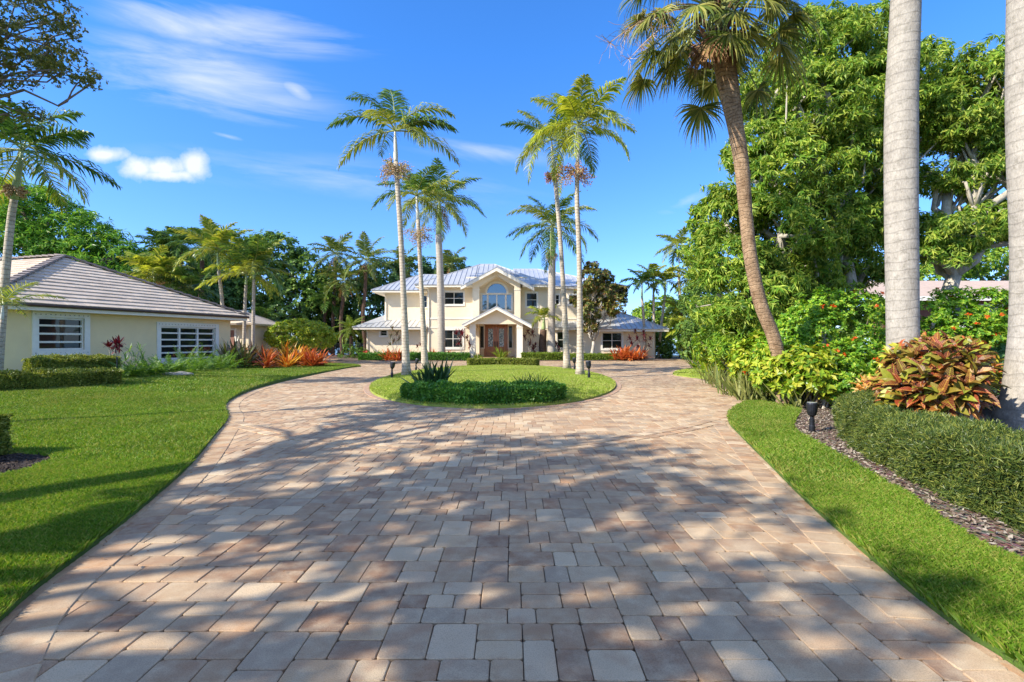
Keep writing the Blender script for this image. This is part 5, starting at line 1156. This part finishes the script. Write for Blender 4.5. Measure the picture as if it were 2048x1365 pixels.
# thin palms right of the house
for x,hx,hy,Y,lab,ms in ((1292,1284,575,41,'thin stemmed palm right of the house, left of three',['palm']),(1309,1307,568,42,'thin stemmed palm right of the house, middle of three',['palmY','palm']),(1316,1330,572,42.5,'thin stemmed palm right of the house, right of three, leaning',['palmYY','palmY'])):
    palm('palm_tree',lab,'palm tree',[(x,712),((x+hx)/2,650),(hx,hy+22)],Y,None,.22,(hx,hy-10),10,2.1,ms,nl=28,ll=.65,lw=.075,group='three thin palms at the right end of the house',els=(-.2,1.4),bendr=(.8,1.6),bark='trunkP',shaft=.7,parts=False,shaftmat='shaft')
for path,hub,Y,L,ms,lab in (([(1392,706),(1375,660),(1362,610),(1357,540)],(1356,492),45,2.6,['palmY','palm'],'tall feathery palm on the skyline right of the house'),
  ([(1384,710),(1374,670),(1366,640)],(1362,620),43,2.2,['palmYY'],'yellowing palm with curved trunk right of the house'),([(1362,704),(1358,680),(1352,665)],(1350,655),46,2.0,['palmYY'],'smaller yellow palm by the water fence'),([(1400,712),(1400,660),(1393,600)],(1388,560),42,2.6,['palmY','palm'],'green palm leaning out of the trees at the right of the drive'),([(1388,712),(1388,690),(1385,672)],(1385,660),40,2.2,['palmYY','palmY'],'low yellow palm in front of the curved palm trunks')):
    palm('coconut_palm',lab,'palm tree',path,Y,None,.3,hub,15,L,ms,nl=30,ll=.7,lw=.08,group='palms beyond the right end of the house',els=(-.6,1.4),bendr=(.8,1.7),parts=False,dead=2)
shrub('bush','low round bush at the water fence','bush',[(P(1368,0,50)[0],50,.5,1.6,.8,.75)],'low',70,.3,6,6,OVAL,.2)
shrub('bush','dark bush at the right corner of the house','bush',[(P(1318,0,43)[0],43,.6,.9,.8,1.0),(P(1328,0,45)[0],45,1.2,.8,.8,1.3)],'bgtree',110,.3,6,6,OVAL,.2)
# cabbage palm with curved trunk
def sabal():
    Y=11.5; pts=[(1570,812),(1548,690),(1515,610),(1492,520),(1479,430),(1468,340),(1450,250),(1432,170),(1415,105)]
    path=np.array([P(x,y,Y) for x,y in pts]); path[0][2]=0; path[:,1]+=np.linspace(0,-.6,len(path)); pth=cat(path,5); q=np.linspace(0,1,len(pth))
    root=thing('cabbage_palm',tuple(pth[0]),'cabbage palm with a long curved brown trunk and shaggy fan leaves','palm tree'); org=pth[0]
    t=MB(); t.tube(pth,np.interp(q,[0,.1,.5,.72,.85,1],[.19,.145,.14,.165,.22,.21])*1.0,16); t.build('trunk',M['trunkS'],root,org,smooth=True)
    H=pth[-1]+np.array([-.12,0,.6])
    bt=MB()
    for i in range(46):
        a=i*2.4; z=rng.uniform(-.75,.35); c=pth[-1]+np.array([.25*math.cos(a),.25*math.sin(a),z]); o=np.array([math.cos(a),math.sin(a),1.1]); bt.tube([c,c+o*.16,c+o*.34],[.05,.04,.02],5)
    bt.build('leaf_bases',M['boot'],root,org)
    def fan(az,el,Lp,Lf,mat,droop,name='fan_leaf'):
        d=np.array([math.cos(az)*math.cos(el),math.sin(az)*math.cos(el),math.sin(el)])
        pet=np.array([H+d*Lp*s_-np.array([0,0,1])*.25*Lp*s_**2*max(0,math.cos(el)) for s_ in np.linspace(0,1,6)]); hub=pet[-1]; dd=nrm(pet[-1]-pet[-2]); dd=nrm(dd+np.array([0,0,-.35]))
        sx=nrm(np.cross(dd,[0,0,1.])); n=np.cross(sx,dd); k=40; rows=[]
        th=np.linspace(-1.95,1.95,k)+rng.normal(0,.02,k)
        D=nrm(np.cos(th)[:,None]*dd+np.sin(th)[:,None]*sx+n*(.12*np.cos(th*2)[:,None]+rng.normal(0,.05,(k,1)))); Ls=Lf*(1-.3*np.abs(th)/2)*rng.uniform(.85,1.1,k)
        p=np.repeat(hub[None],k,0)+0*D; P0=[p]; cur=D.copy()
        for j in range(5):
            p=p+cur*(Ls/5)[:,None]; P0.append(p); cur=nrm(cur+np.array([0,0,-1.])*(droop*(.06+.26*j*j/6))*rng.uniform(.6,1.4,(k,1)))
        W=np.array([.02,.042,.042,.03,.018,.004]); wv=nrm(np.cross(D,n)+rng.normal(0,.25,(k,3)))
        m=MB(); m.ribbons(np.stack([np.stack([P0[j]-wv*W[j]/2,P0[j]+wv*W[j]/2],1) for j in range(6)],1)); m.tube(pet,[.03,.026,.022,.02,.016,.012],5,1,False)
        m.build(name,[M[mat],M['petiole']],root,org)
    for i in range(54):
        az=i*2.39996+rng.normal(0,.2); u=i/54; el=1.25-2.2*u+rng.normal(0,.12)
        fan(az,el,rng.uniform(1.0,1.85),rng.uniform(.8,1.05),'sabal',rng.uniform(1.1,2.4))
    for az in (3.6,4.1,5.2): fan(az,-1.25,.8,.85,'dead',1.6,'dead_leaf')
    # loose hanging fruit sprays
    f=MB()
    for az,L in ((3.0,2.2),(3.3,1.9),(2.7,1.8)):
        d=np.array([math.cos(az),math.sin(az),.25]); main=np.array([H+d*L*s_-np.array([0,0,1])*1.1*s_**2 for s_ in np.linspace(0,1,8)]); f.tube(main,np.linspace(.02,.008,8),5)
        for j in range(60):
            s0=main[rng.integers(3,8)]; e_=s0+rng.normal(0,.22,3)-[0,0,.12]; f.tube(crooked(s0,e_,4,.2),[.006,.004,.004,.003],3,0,False)
    f.build('fruit_spray',M['fruit'],root,org)
sabal()
# two big royal palms in the foreground
def royal(label,px,Y,w0,z0=0,crown=True,az0=0,fl=1.):
    path=np.array([P(x,y,Y) for x,y in px]); 
    path[0][2]=z0; pth=cat(path,6); q=pth[:,2]; r=np.interp(q,[0,.25,.7,1.6,3,5,7,9,11],np.array([1.45*fl,1.25*fl**.7,1.02*fl**.3,.98,1.0,1.02,.93,.85,.8])*w0/2)
    root=thing('royal_palm',tuple(pth[0]),label,'palm tree','thick grey royal palms on the right'); org=pth[0]
    t=MB(); t.tube(pth,r,28); t.build('trunk',M['trunkR'],root,org,smooth=True)
    H=pth[-1]+np.array([0,0,1.7]); s=MB(); s.tube([pth[-1],pth[-1]*.6+H*.4,H],[w0*.4,w0*.36,w0*.2],16); s.build('crownshaft',M['shaft'],root,org,smooth=True)
    for i in range(15):
        az=az0+i*2.39996; el=1.3-1.7*(i/15)+rng.normal(0,.08); frond_obj(root,org,H,az,el,3.6*rng.uniform(.9,1.1),rng.uniform(1.0,1.6),52,.8,.05,'palm',tw=rng.normal(0,.2),ldroop=.8)
royal('thick grey royal palm trunk rising out of the croton bed, nearer the drive',[(1806,860),(1806,740),(1804,560),(1802,380),(1803,200),(1810,40),(1815,-120),(1818,-260)],8.6,.475)
royal('thick grey royal palm trunk at the right edge of the photo with a flared base',[(2052,890),(2056,780),(2064,640),(2066,480),(2060,300),(2058,120),(2058,-60),(2060,-300)],7.2,.5,az0=1.,fl=1.45)
# curved clipped hedge
fe=np.array(g((2048,1072),(1900,1012),(1780,945),(1700,893),(1655,868)))   # front foot line
hp=cat([(4.4,2.2),(4.42,3.5),(4.5,4.5),(4.78,5.6),(5.2,6.8),(5.62,7.75),(6.3,8.5),(7.3,8.85)],6)
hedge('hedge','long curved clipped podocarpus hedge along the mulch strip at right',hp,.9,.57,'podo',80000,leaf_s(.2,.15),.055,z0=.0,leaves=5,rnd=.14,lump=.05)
# spotlight with flower-pot shaped head
p=(P(1624,0,8.2)[0],8.2,.02); rt=thing('landscape_spotlight',p,'black pot shaped spotlight on a stake left of the curved hedge','spotlight'); o_=np.array(p)
s=MB(); s.tube([o_,o_+[0,0,.09],o_+[0,0,.1],o_+[0,0,.2],o_+[0,0,.21],o_+[0,0,.25]],[.048,.048,.04,.04,.028,.028],14); s.build('stake',M['iron'],rt,o_)
s=MB(); s.tube([o_+[0,0,.24],o_+[0,0,.27],o_+[0,0,.33],o_+[0,0,.45],o_+[0,0,.47]],[.03,.062,.078,.088,.084],18); hb=s.build('lamp_head',M['iron'],rt,o_); s=MB(); s.tube([o_+[0,0,.471],o_+[0,0,.476]],.07,16); s.build('lens',M['lens'],hb,o_)
# crotons
def croton(lab,heads,base,L,mat='croton',n=13,rad=.17,group='croton shrubs by the royal palm trunks'):
    b=np.array(base,float); root=thing('croton',tuple(b),lab,'shrub',group); lf=MB(); st=MB()
    for h in heads:
        h=np.array(h); st.tube(crooked(b+rng.normal(0,.1,3)*[1,1,0],h,5,.25),[.022,.018,.014,.012,.01],5); k=n
        ax=nrm(np.array([(h-b)[0]*.5,(h-b)[1]*.5-.12,.8])+rng.normal(0,.15,3)); t1=nrm(np.cross(ax,[1,.2,0])); t2=np.cross(ax,t1)
        a=np.arange(k)*2.4+rng.random()*6; u=np.arange(k)/k; D=nrm((np.cos(a)[:,None]*t1+np.sin(a)[:,None]*t2)*(1-.45*u)[:,None]+ax*(.15+.85*u)[:,None]-np.array([0,0,1])*(.35*(1-u))[:,None])
        lf.inst(WIDE,h-ax*(.16*(1-u))[:,None]+rng.normal(0,.008,(k,3)),D,np.repeat(ax[None],k,0)+rng.normal(0,.15,(k,3)),L*rng.uniform(.8,1.15,k)*(1-.3*u))
    lf.build('foliage',M[mat],root,b,uv=True); st.build('stem',M['barkL'],root,b)
def dome(c,r,n,low=.25):
    out=[]
    while len(out)<n:
        d=rdir(1)[0]
        if d[2]<-.1 or d[1]>.55: continue
        p=np.array(c)+d*np.array(r)*rng.uniform(.75,1)
        if p[0]/p[1]>.93 and p[1]<8: continue
        if p[2]>low and all(np.linalg.norm(p-q)>.12 for q in out): out.append(p)
    return out
M['croton'].use_fake_user=False; M['crotonD']=M['croton'].copy(); M['crotonD'].name='maroon croton leaves'
for nd in M['crotonD'].node_tree.nodes:
    if nd.type=='VALTORGB' and len(nd.color_ramp.elements)>=8:
        for e_,c_ in zip(nd.color_ramp.elements,((.07,.11,.015),(.13,.018,.014),(.3,.32,.03),(.12,.018,.014),(.06,.012,.012),(.24,.028,.016),(.08,.014,.013),(.3,.09,.025),(.26,.28,.03))): e_.color=(*c_,1)
croton('large croton with veined yellow, red and maroon leaves behind the curved hedge',dome((5.78,6.5,.72),(.82,.7,.72),70,.38),(6.0,6.7,0),.29,'crotonD')
croton('dark maroon and yellow croton touching the right edge trunk',dome((6.4,7.45,.75),(.85,.6,.8),58,.4),(6.5,7.4,0),.29,'crotonD')
croton('sunlit orange and yellow croton around the foot of the nearer royal palm',dome((7.0,8.35,.85),(.95,.4,.72),52,.5),(6.95,8.25,0),.25)
croton('red and yellow croton in the gap left of the right edge trunk, furthest back',dome((7.9,8.9,.75),(.8,.5,.85),32,.5),(7.9,8.9,0),.25)
M['crotonY']=leaf_mat('pale yellow croton leaves',[(.5,.4,.1),(.62,.5,.22),(.55,.25,.06),(.35,.3,.05)],.35,.35,tcol=(1.2,1.1,.7))
croton('small pale yellow croton at the back of the curved hedge',dome((P(1745,0,9.6)[0],9.6,.35),(.3,.25,.5),16,.2),(P(1733,0,9.6)[0],9.6,0),.2,'crotonY')
croton('small orange croton among the ferns behind the spotlight',dome((P(1650,0,11)[0],11,.45),(.3,.25,.4),8,.2),(P(1650,0,11)[0],11,0),.2)
# flowering bush (orange trumpet flowers)
tb_=[]
def bush(lab,l,Y,n,fl,mat='tecoma',rc=.26,size=.1,group='flowering bushes under the mango tree',tm_=OVAL,per=7,lv=7):
    bl=px_blobs(l,Y); b=(bl[0][0],bl[0][1],0); return shrub('flowering_bush' if fl else 'bush',lab,'bush',bl,mat,n,rc,per,lv,tm_,size,base=np.array(b),flowers=fl,stems=14,group=group,flat=1.,droop=.25,shell=(.78,1.02))
bush('flowering bush with orange trumpet flowers left of the nearer royal palm trunk',[(1620,690,75,0,.9),(1700,650,65,0,1),(1560,730,50,-.5,.9),(1700,740,65,-1,.7),(1650,620,40,.5,.8)],13,420,34)
bush('flowering bush with orange trumpet flowers between the two royal palm trunks',[(1890,650,60,0,1),(1960,640,60,0,1),(1850,690,55,0,.8),(2010,690,60,0,.9),(1930,700,70,-.5,.8)],13.5,400,38)
bush('flowering bush right of the right edge trunk',[(2090,660,70,0,1)],13,90,8)
# umbrella shrub and snake plants along the drive edge
for x,y,Y,s,lab in ((1520,720,13.2,.9,'yellow green umbrella shrub left of the curved trunk foot'),(1570,740,11.6,.8,'yellow green umbrella shrub at the curved trunk foot'),(1620,745,11.2,.75,'leafy umbrella shrub right of the curved trunk foot'),(1455,700,17.5,1.,'yellow tipped shrub at the bend of the drive')):
    c=P(x,y,Y); shrub('umbrella_shrub',lab,'shrub',[(c[0],Y,max(c[2],.55)*.9,s*.75,s*.6,s*.75)],'sheff',75,.24,4,8,OVAL,.17,base=np.array([c[0],Y,0]),group='umbrella shrubs along the drive edge',stems=14,shell=(.5,1.02),droop=.3)
sn=[(1462,792),(1478,796),(1492,800),(1500,806),(1512,806),(1525,808),(1540,804),(1552,806),(1566,812),(1580,812),(1592,816),(1604,822),(1530,797),(1560,797),(1590,800),(1612,812),(1440,778),(1425,770)]
for k,(lab,ids) in enumerate((('pale upright snake plants nearest the drive bend',(0,1,16,17,2)),('snake plants behind the tip of the right lawn',(3,4,5,6,12)),('snake plants between the lawn tip and the black pot spotlight',(7,8,9,13)),('snake plants right behind the black pot spotlight',(10,11,14,15)))):
    cs=[]
    for i in ids: X,Y=G(*sn[i]); cs+= [(X,Y+.2,0),(X+.12,Y+.55,0)]
    clumpplant('snake_plant',lab,'plant',cs,13,.78,.055,'snake',el=(.75,1.5),bend=(-.15,.35),group='snake plants along the drive edge',tw=1.,spread=.1,k=5,each=True)
for x,Y,L,lab in ((1412,26,1.5,'spiky green plants at the grass peninsula'),(1440,22,1.5,'tall spiky yellow green plants at the drive bend'),(1480,18,1.4,'spiky yellow green leaves under the dark tree')):
    c=P(x,0,Y); clumpplant('strap_leaf_plant',lab,'plant',[(c[0]+dx,Y+dy,0) for dx,dy in ((0,0),(.6,.4),(-.4,.5),(.3,-.4),(1.,.2))],26,L,.09,'sheff',el=(.3,1.45),bend=(.2,1.2),group='strap leaved plants at the drive bend')
# more undergrowth filling behind
bush('mid green undergrowth between the snake plants and the mango trunk',[(1500,680,60,0,.9),(1440,690,45,1,.9),(1560,660,60,1,.9)],16,240,0,'mango2',.3,.2,None,LANCE)
bush('fern like undergrowth before the nearer royal palm',[(1690,770,50,0,.8),(1750,750,45,.5,.9)],11,130,0,'tecoma',.2,.09,None)
bush('dark shrubbery behind the crotons',[(1850,760,70,0,.7),(1960,770,80,0,.7),(2060,760,80,0,.8)],10.5,220,0,'bgdark',.25,.14,None)
for x0,Y,w_,h_,lab in ((1760,44,7,4.,'dark bushes beyond the neighbour house'),(1950,44,8,4.5,'dark bushes beyond the right edge of the neighbour house'),(1560,40,7,4.5,'dark bushes far behind the mango trunk'),(1480,40,5,4.5,'dark bushes behind the drive bend')):
    shrub('thicket',lab,'bush',[(P(x0,0,Y)[0],Y,h_*.4,w_,1.6,h_*.65)],'bgtree',260,.6,6,6,OVAL,.34,stems=8,flat=.8,group='dark bushes closing the view at right')
# mulch chips, straw
def chips(mb,poly,n,box,L=(.02,.07),W=(.003,.01),z=.02,zf=None):
    p=np.stack([rng.uniform(box[0],box[1],n),rng.uniform(box[2],box[3],n)],1); p=p[inside(p,np.asarray(poly)[:,:2])]; n=len(p)
    D=rdir(n)*[1,1,.25]; zz=(z if zf is None else zf(p[:,0],p[:,1])+.02)+rng.uniform(0,.012,n)
    s=np.stack([rng.uniform(*W,n)*4,rng.uniform(*L,n),rng.uniform(*L,n)],1); mb.inst(leaf_s(1.,.0),np.column_stack([p,zz]),D,np.tile([0,0,1.],(n,1))+rng.normal(0,.3,(n,3)),s)
m_=MB(); chips(m_,right_bed,60000,(2.5,9,1.5,12)); chips(m_,right_bed,260,(2.5,7,2,9),(.15,.35),(.0012,.002),.03)
tag(m_.build('mulch_chips',M['chip']),'brown bark chips and straw of the mulch strip','mulch',kind='stuff')
m_=MB(); chips(m_,dark_bed,9000,(-7.5,-5,5,7),(.02,.06),(.003,.008),0,gz); tag(m_.build('mulch_chips',M['chipD']),'black mulch chips of the left bed','mulch',kind='stuff')
# fallen leaves
lf=MB(); n=480; p=np.stack([rng.uniform(-12,6,n),rng.uniform(3,22,n)],1); zz=np.where(inside(p,left_lawn),gz(p[:,0],p[:,1])+.05,.02)
lf.inst(OVAL,np.column_stack([p,zz]),rdir(n)*[1,1,.2],np.tile([0,0,1.],(n,1))+rng.normal(0,.4,(n,3)),rng.uniform(.02,.045,n)); tag(lf.build('fallen_leaves',M['dead']),'scattered small fallen leaves','leaves',kind='stuff')
# shade trees standing left of and behind the camera: they throw the dappled shade
broadleaf('oak_tree',(-13.5,-1.,.2),[(-10.6,.3,8.2,2.1,2.2,1.6),(-12.4,5.2,8.8,1.5,1.5,1.0),(-8.5,-2.,7.8,2.2,2.2,1.5),(-9.5,-5,7,2.4,2.4,1.7)],'shade tree left of the camera outside the photo','tree','oak',420,.5,9,6,OVAL,.15,tr=.4,fork=.5,nbr=120,shell=(.2,1.02),up=-1.2,hole=1.1)
broadleaf('oak_tree',(-5,-7.5,0),[(-4.5,-6.5,7.2,2.2,2.2,1.4),(-1.5,-5.5,6.6,1.6,1.6,1.0),(-7,-4.5,6.6,1.7,1.7,1.1)],'shade tree behind the camera','tree','oak',220,.5,9,6,OVAL,.15,tr=.35,fork=.5,nbr=80,shell=(.2,1.02),up=-1.2,hole=1.1)

broadleaf('oak_tree',(-23,7,.2),[(-22.,9,7.6,2.0,1.8,1.1),(-25,6,7.8,2.2,2.2,1.3)],'shade tree left of the lawn outside the photo','tree','oak',199,.5,9,6,OVAL,.15,tr=.35,fork=.5,nbr=80,shell=(.2,1.02),up=-1.2,hole=1.1)

# ------------------------------------------------------------------ light, sky, camera
AZ=np.array([.885,.465]); AZ/=np.linalg.norm(AZ); EL=math.radians(36)
d=Vector((AZ[0]*math.cos(EL),AZ[1]*math.cos(EL),-math.sin(EL)))
sl=bpy.data.lights.new('sun','SUN'); sl.energy=5.0; sl.angle=math.radians(.5); sl.color=(1,.92,.80)
so=bpy.data.objects.new('sun',sl); COL.objects.link(so); so.rotation_euler=d.to_track_quat('-Z','Y').to_euler()
wd=bpy.data.worlds.new('World'); sc.world=wd; wd.use_nodes=True; t=NT(wd.node_tree); bgn=wd.node_tree.nodes['Background']
sky=t.new('ShaderNodeTexSky',sky_type='NISHITA'); sky.sun_disc=False; sky.sun_elevation=EL
# sun position vector = -d ; rotation measured from +Y clockwise
sv=-d; sky.sun_rotation=math.atan2(sv.x,sv.y); sky.altitude=0; sky.air_density=1.0; sky.dust_density=.25; sky.ozone_density=2.5
tc=t.new('ShaderNodeTexCoord').outputs['Generated']; sp=t.new('ShaderNodeSeparateXYZ'); t.l.new(tc,sp.inputs[0])
yy=t.math('MAXIMUM',sp.outputs[1],.02); a_=t.math('DIVIDE',sp.outputs[0],yy); b_=t.math('DIVIDE',sp.outputs[2],yy)
cv=t.new('ShaderNodeCombineXYZ'); t.l.new(a_,cv.inputs[0]); t.l.new(b_,cv.inputs[1]); cv=cv.outputs[0]
skyc=t.mix(1,sky.outputs[0],t.mix(t.ramp(sp.outputs[2],[(.0,0.),(.5,1.)]),SKYLO,SKYHI),'MULTIPLY')
def ell(cx_,cy_,rx,ry,ang=0):
    ca_,sa_=math.cos(ang),math.sin(ang)
    dx=t.math('SUBTRACT',a_,cx_); dy=t.math('SUBTRACT',b_,cy_)
    u_=t.math('DIVIDE',t.math('ADD',t.math('MULTIPLY',dx,ca_),t.math('MULTIPLY',dy,sa_)),rx); v_=t.math('DIVIDE',t.math('SUBTRACT',t.math('MULTIPLY',dy,ca_),t.math('MULTIPLY',dx,sa_)),ry)
    return t.math('SQRT',t.math('ADD',t.math('MULTIPLY',u_,u_),t.math('MULTIPLY',v_,v_)))
front=t.math('GREATER_THAN',sp.outputs[1],.05)
n_c=t.noise(cv,16,6,.6); 
cum=None
for e_ in ((-.70,.345,.075,.026),(-.635,.352,.035,.04),(-.745,.345,.05,.03),(-.81,.372,.05,.018),(-.69,.333,.095,.016)):
    v_=t.math('SUBTRACT',1.,ell(*e_)); cum=v_ if cum is None else t.math('MAXIMUM',cum,v_)
cumm=t.ramp(t.math('ADD',cum,t.math('MULTIPLY',t.math('SUBTRACT',n_c,.5),1.5)),[(.0,0.),(.7,.85)])
# cirrus: stretched wisps
rot=t.new('ShaderNodeVectorRotate',rotation_type='Z_AXIS'); t.l.new(cv,rot.inputs[0]); rot.inputs['Angle'].default_value=.17
ws=t.noise(t.scalev(rot.outputs[0],(1.3,8,1)),1.6,7,.6,.6)
big=t.noise(t.scalev(cv,(1,1.6,1)),2.2,2)
cm=None
for e_,k_ in (((-.56,.63,.33,.06,-.14),1.),((-.62,.52,.34,.09,-.25),.75),((-.43,.5,.05,.02,-.5),.8),((-.57,.41,.06,.008,-.25),.7),((-.05,.38,.2,.03,-.1),.45),((.35,.28,.08,.02,.4),.5),((-.35,.33,.5,.05,-.1),.3)):
    v_=t.math('MULTIPLY',t.math('SUBTRACT',1.,ell(*e_),clamp=True),k_); cm=v_ if cm is None else t.math('MAXIMUM',cm,v_)
cir=t.math('MULTIPLY',t.ramp(t.math('ADD',ws,t.math('MULTIPLY',cm,.42)),[(.52,0.),(.9,1.)]),t.ramp(cm,[(0.,0.),(.35,.85)]))
cloud=t.math('MULTIPLY',t.math('MAXIMUM',cumm,t.math('MULTIPLY',cir,.72)),front)
# unseen broken cloud behind and above the camera, added for neutral fill light
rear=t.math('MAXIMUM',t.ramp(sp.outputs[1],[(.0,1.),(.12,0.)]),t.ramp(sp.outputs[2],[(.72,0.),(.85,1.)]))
fill_cloud=t.math('MULTIPLY',t.ramp(t.noise(tc,2.6,6,.6),[(.42,0.),(.6,.75)]),t.math('MULTIPLY',rear,t.ramp(sp.outputs[2],[(.2,0.),(.3,1.)])))
cloud=t.math('MAXIMUM',cloud,fill_cloud)
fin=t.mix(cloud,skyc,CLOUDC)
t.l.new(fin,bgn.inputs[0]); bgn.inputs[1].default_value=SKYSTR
cam=bpy.data.cameras.new('camera'); co=bpy.data.objects.new('camera',cam); COL.objects.link(co); co.location=(0,0,EYE); co.rotation_euler=(PI/2,0,0)
cam.sensor_width=36; cam.lens=36*F/2048; cam.clip_end=6000; cam.clip_start=.05; sc.camera=co
sc.view_settings.view_transform='Standard'; sc.view_settings.look='None'; sc.view_settings.exposure=EXPO; sc.view_settings.gamma=1
sc.cycles.max_bounces=6; sc.cycles.transparent_max_bounces=4; sc.render.film_transparent=False
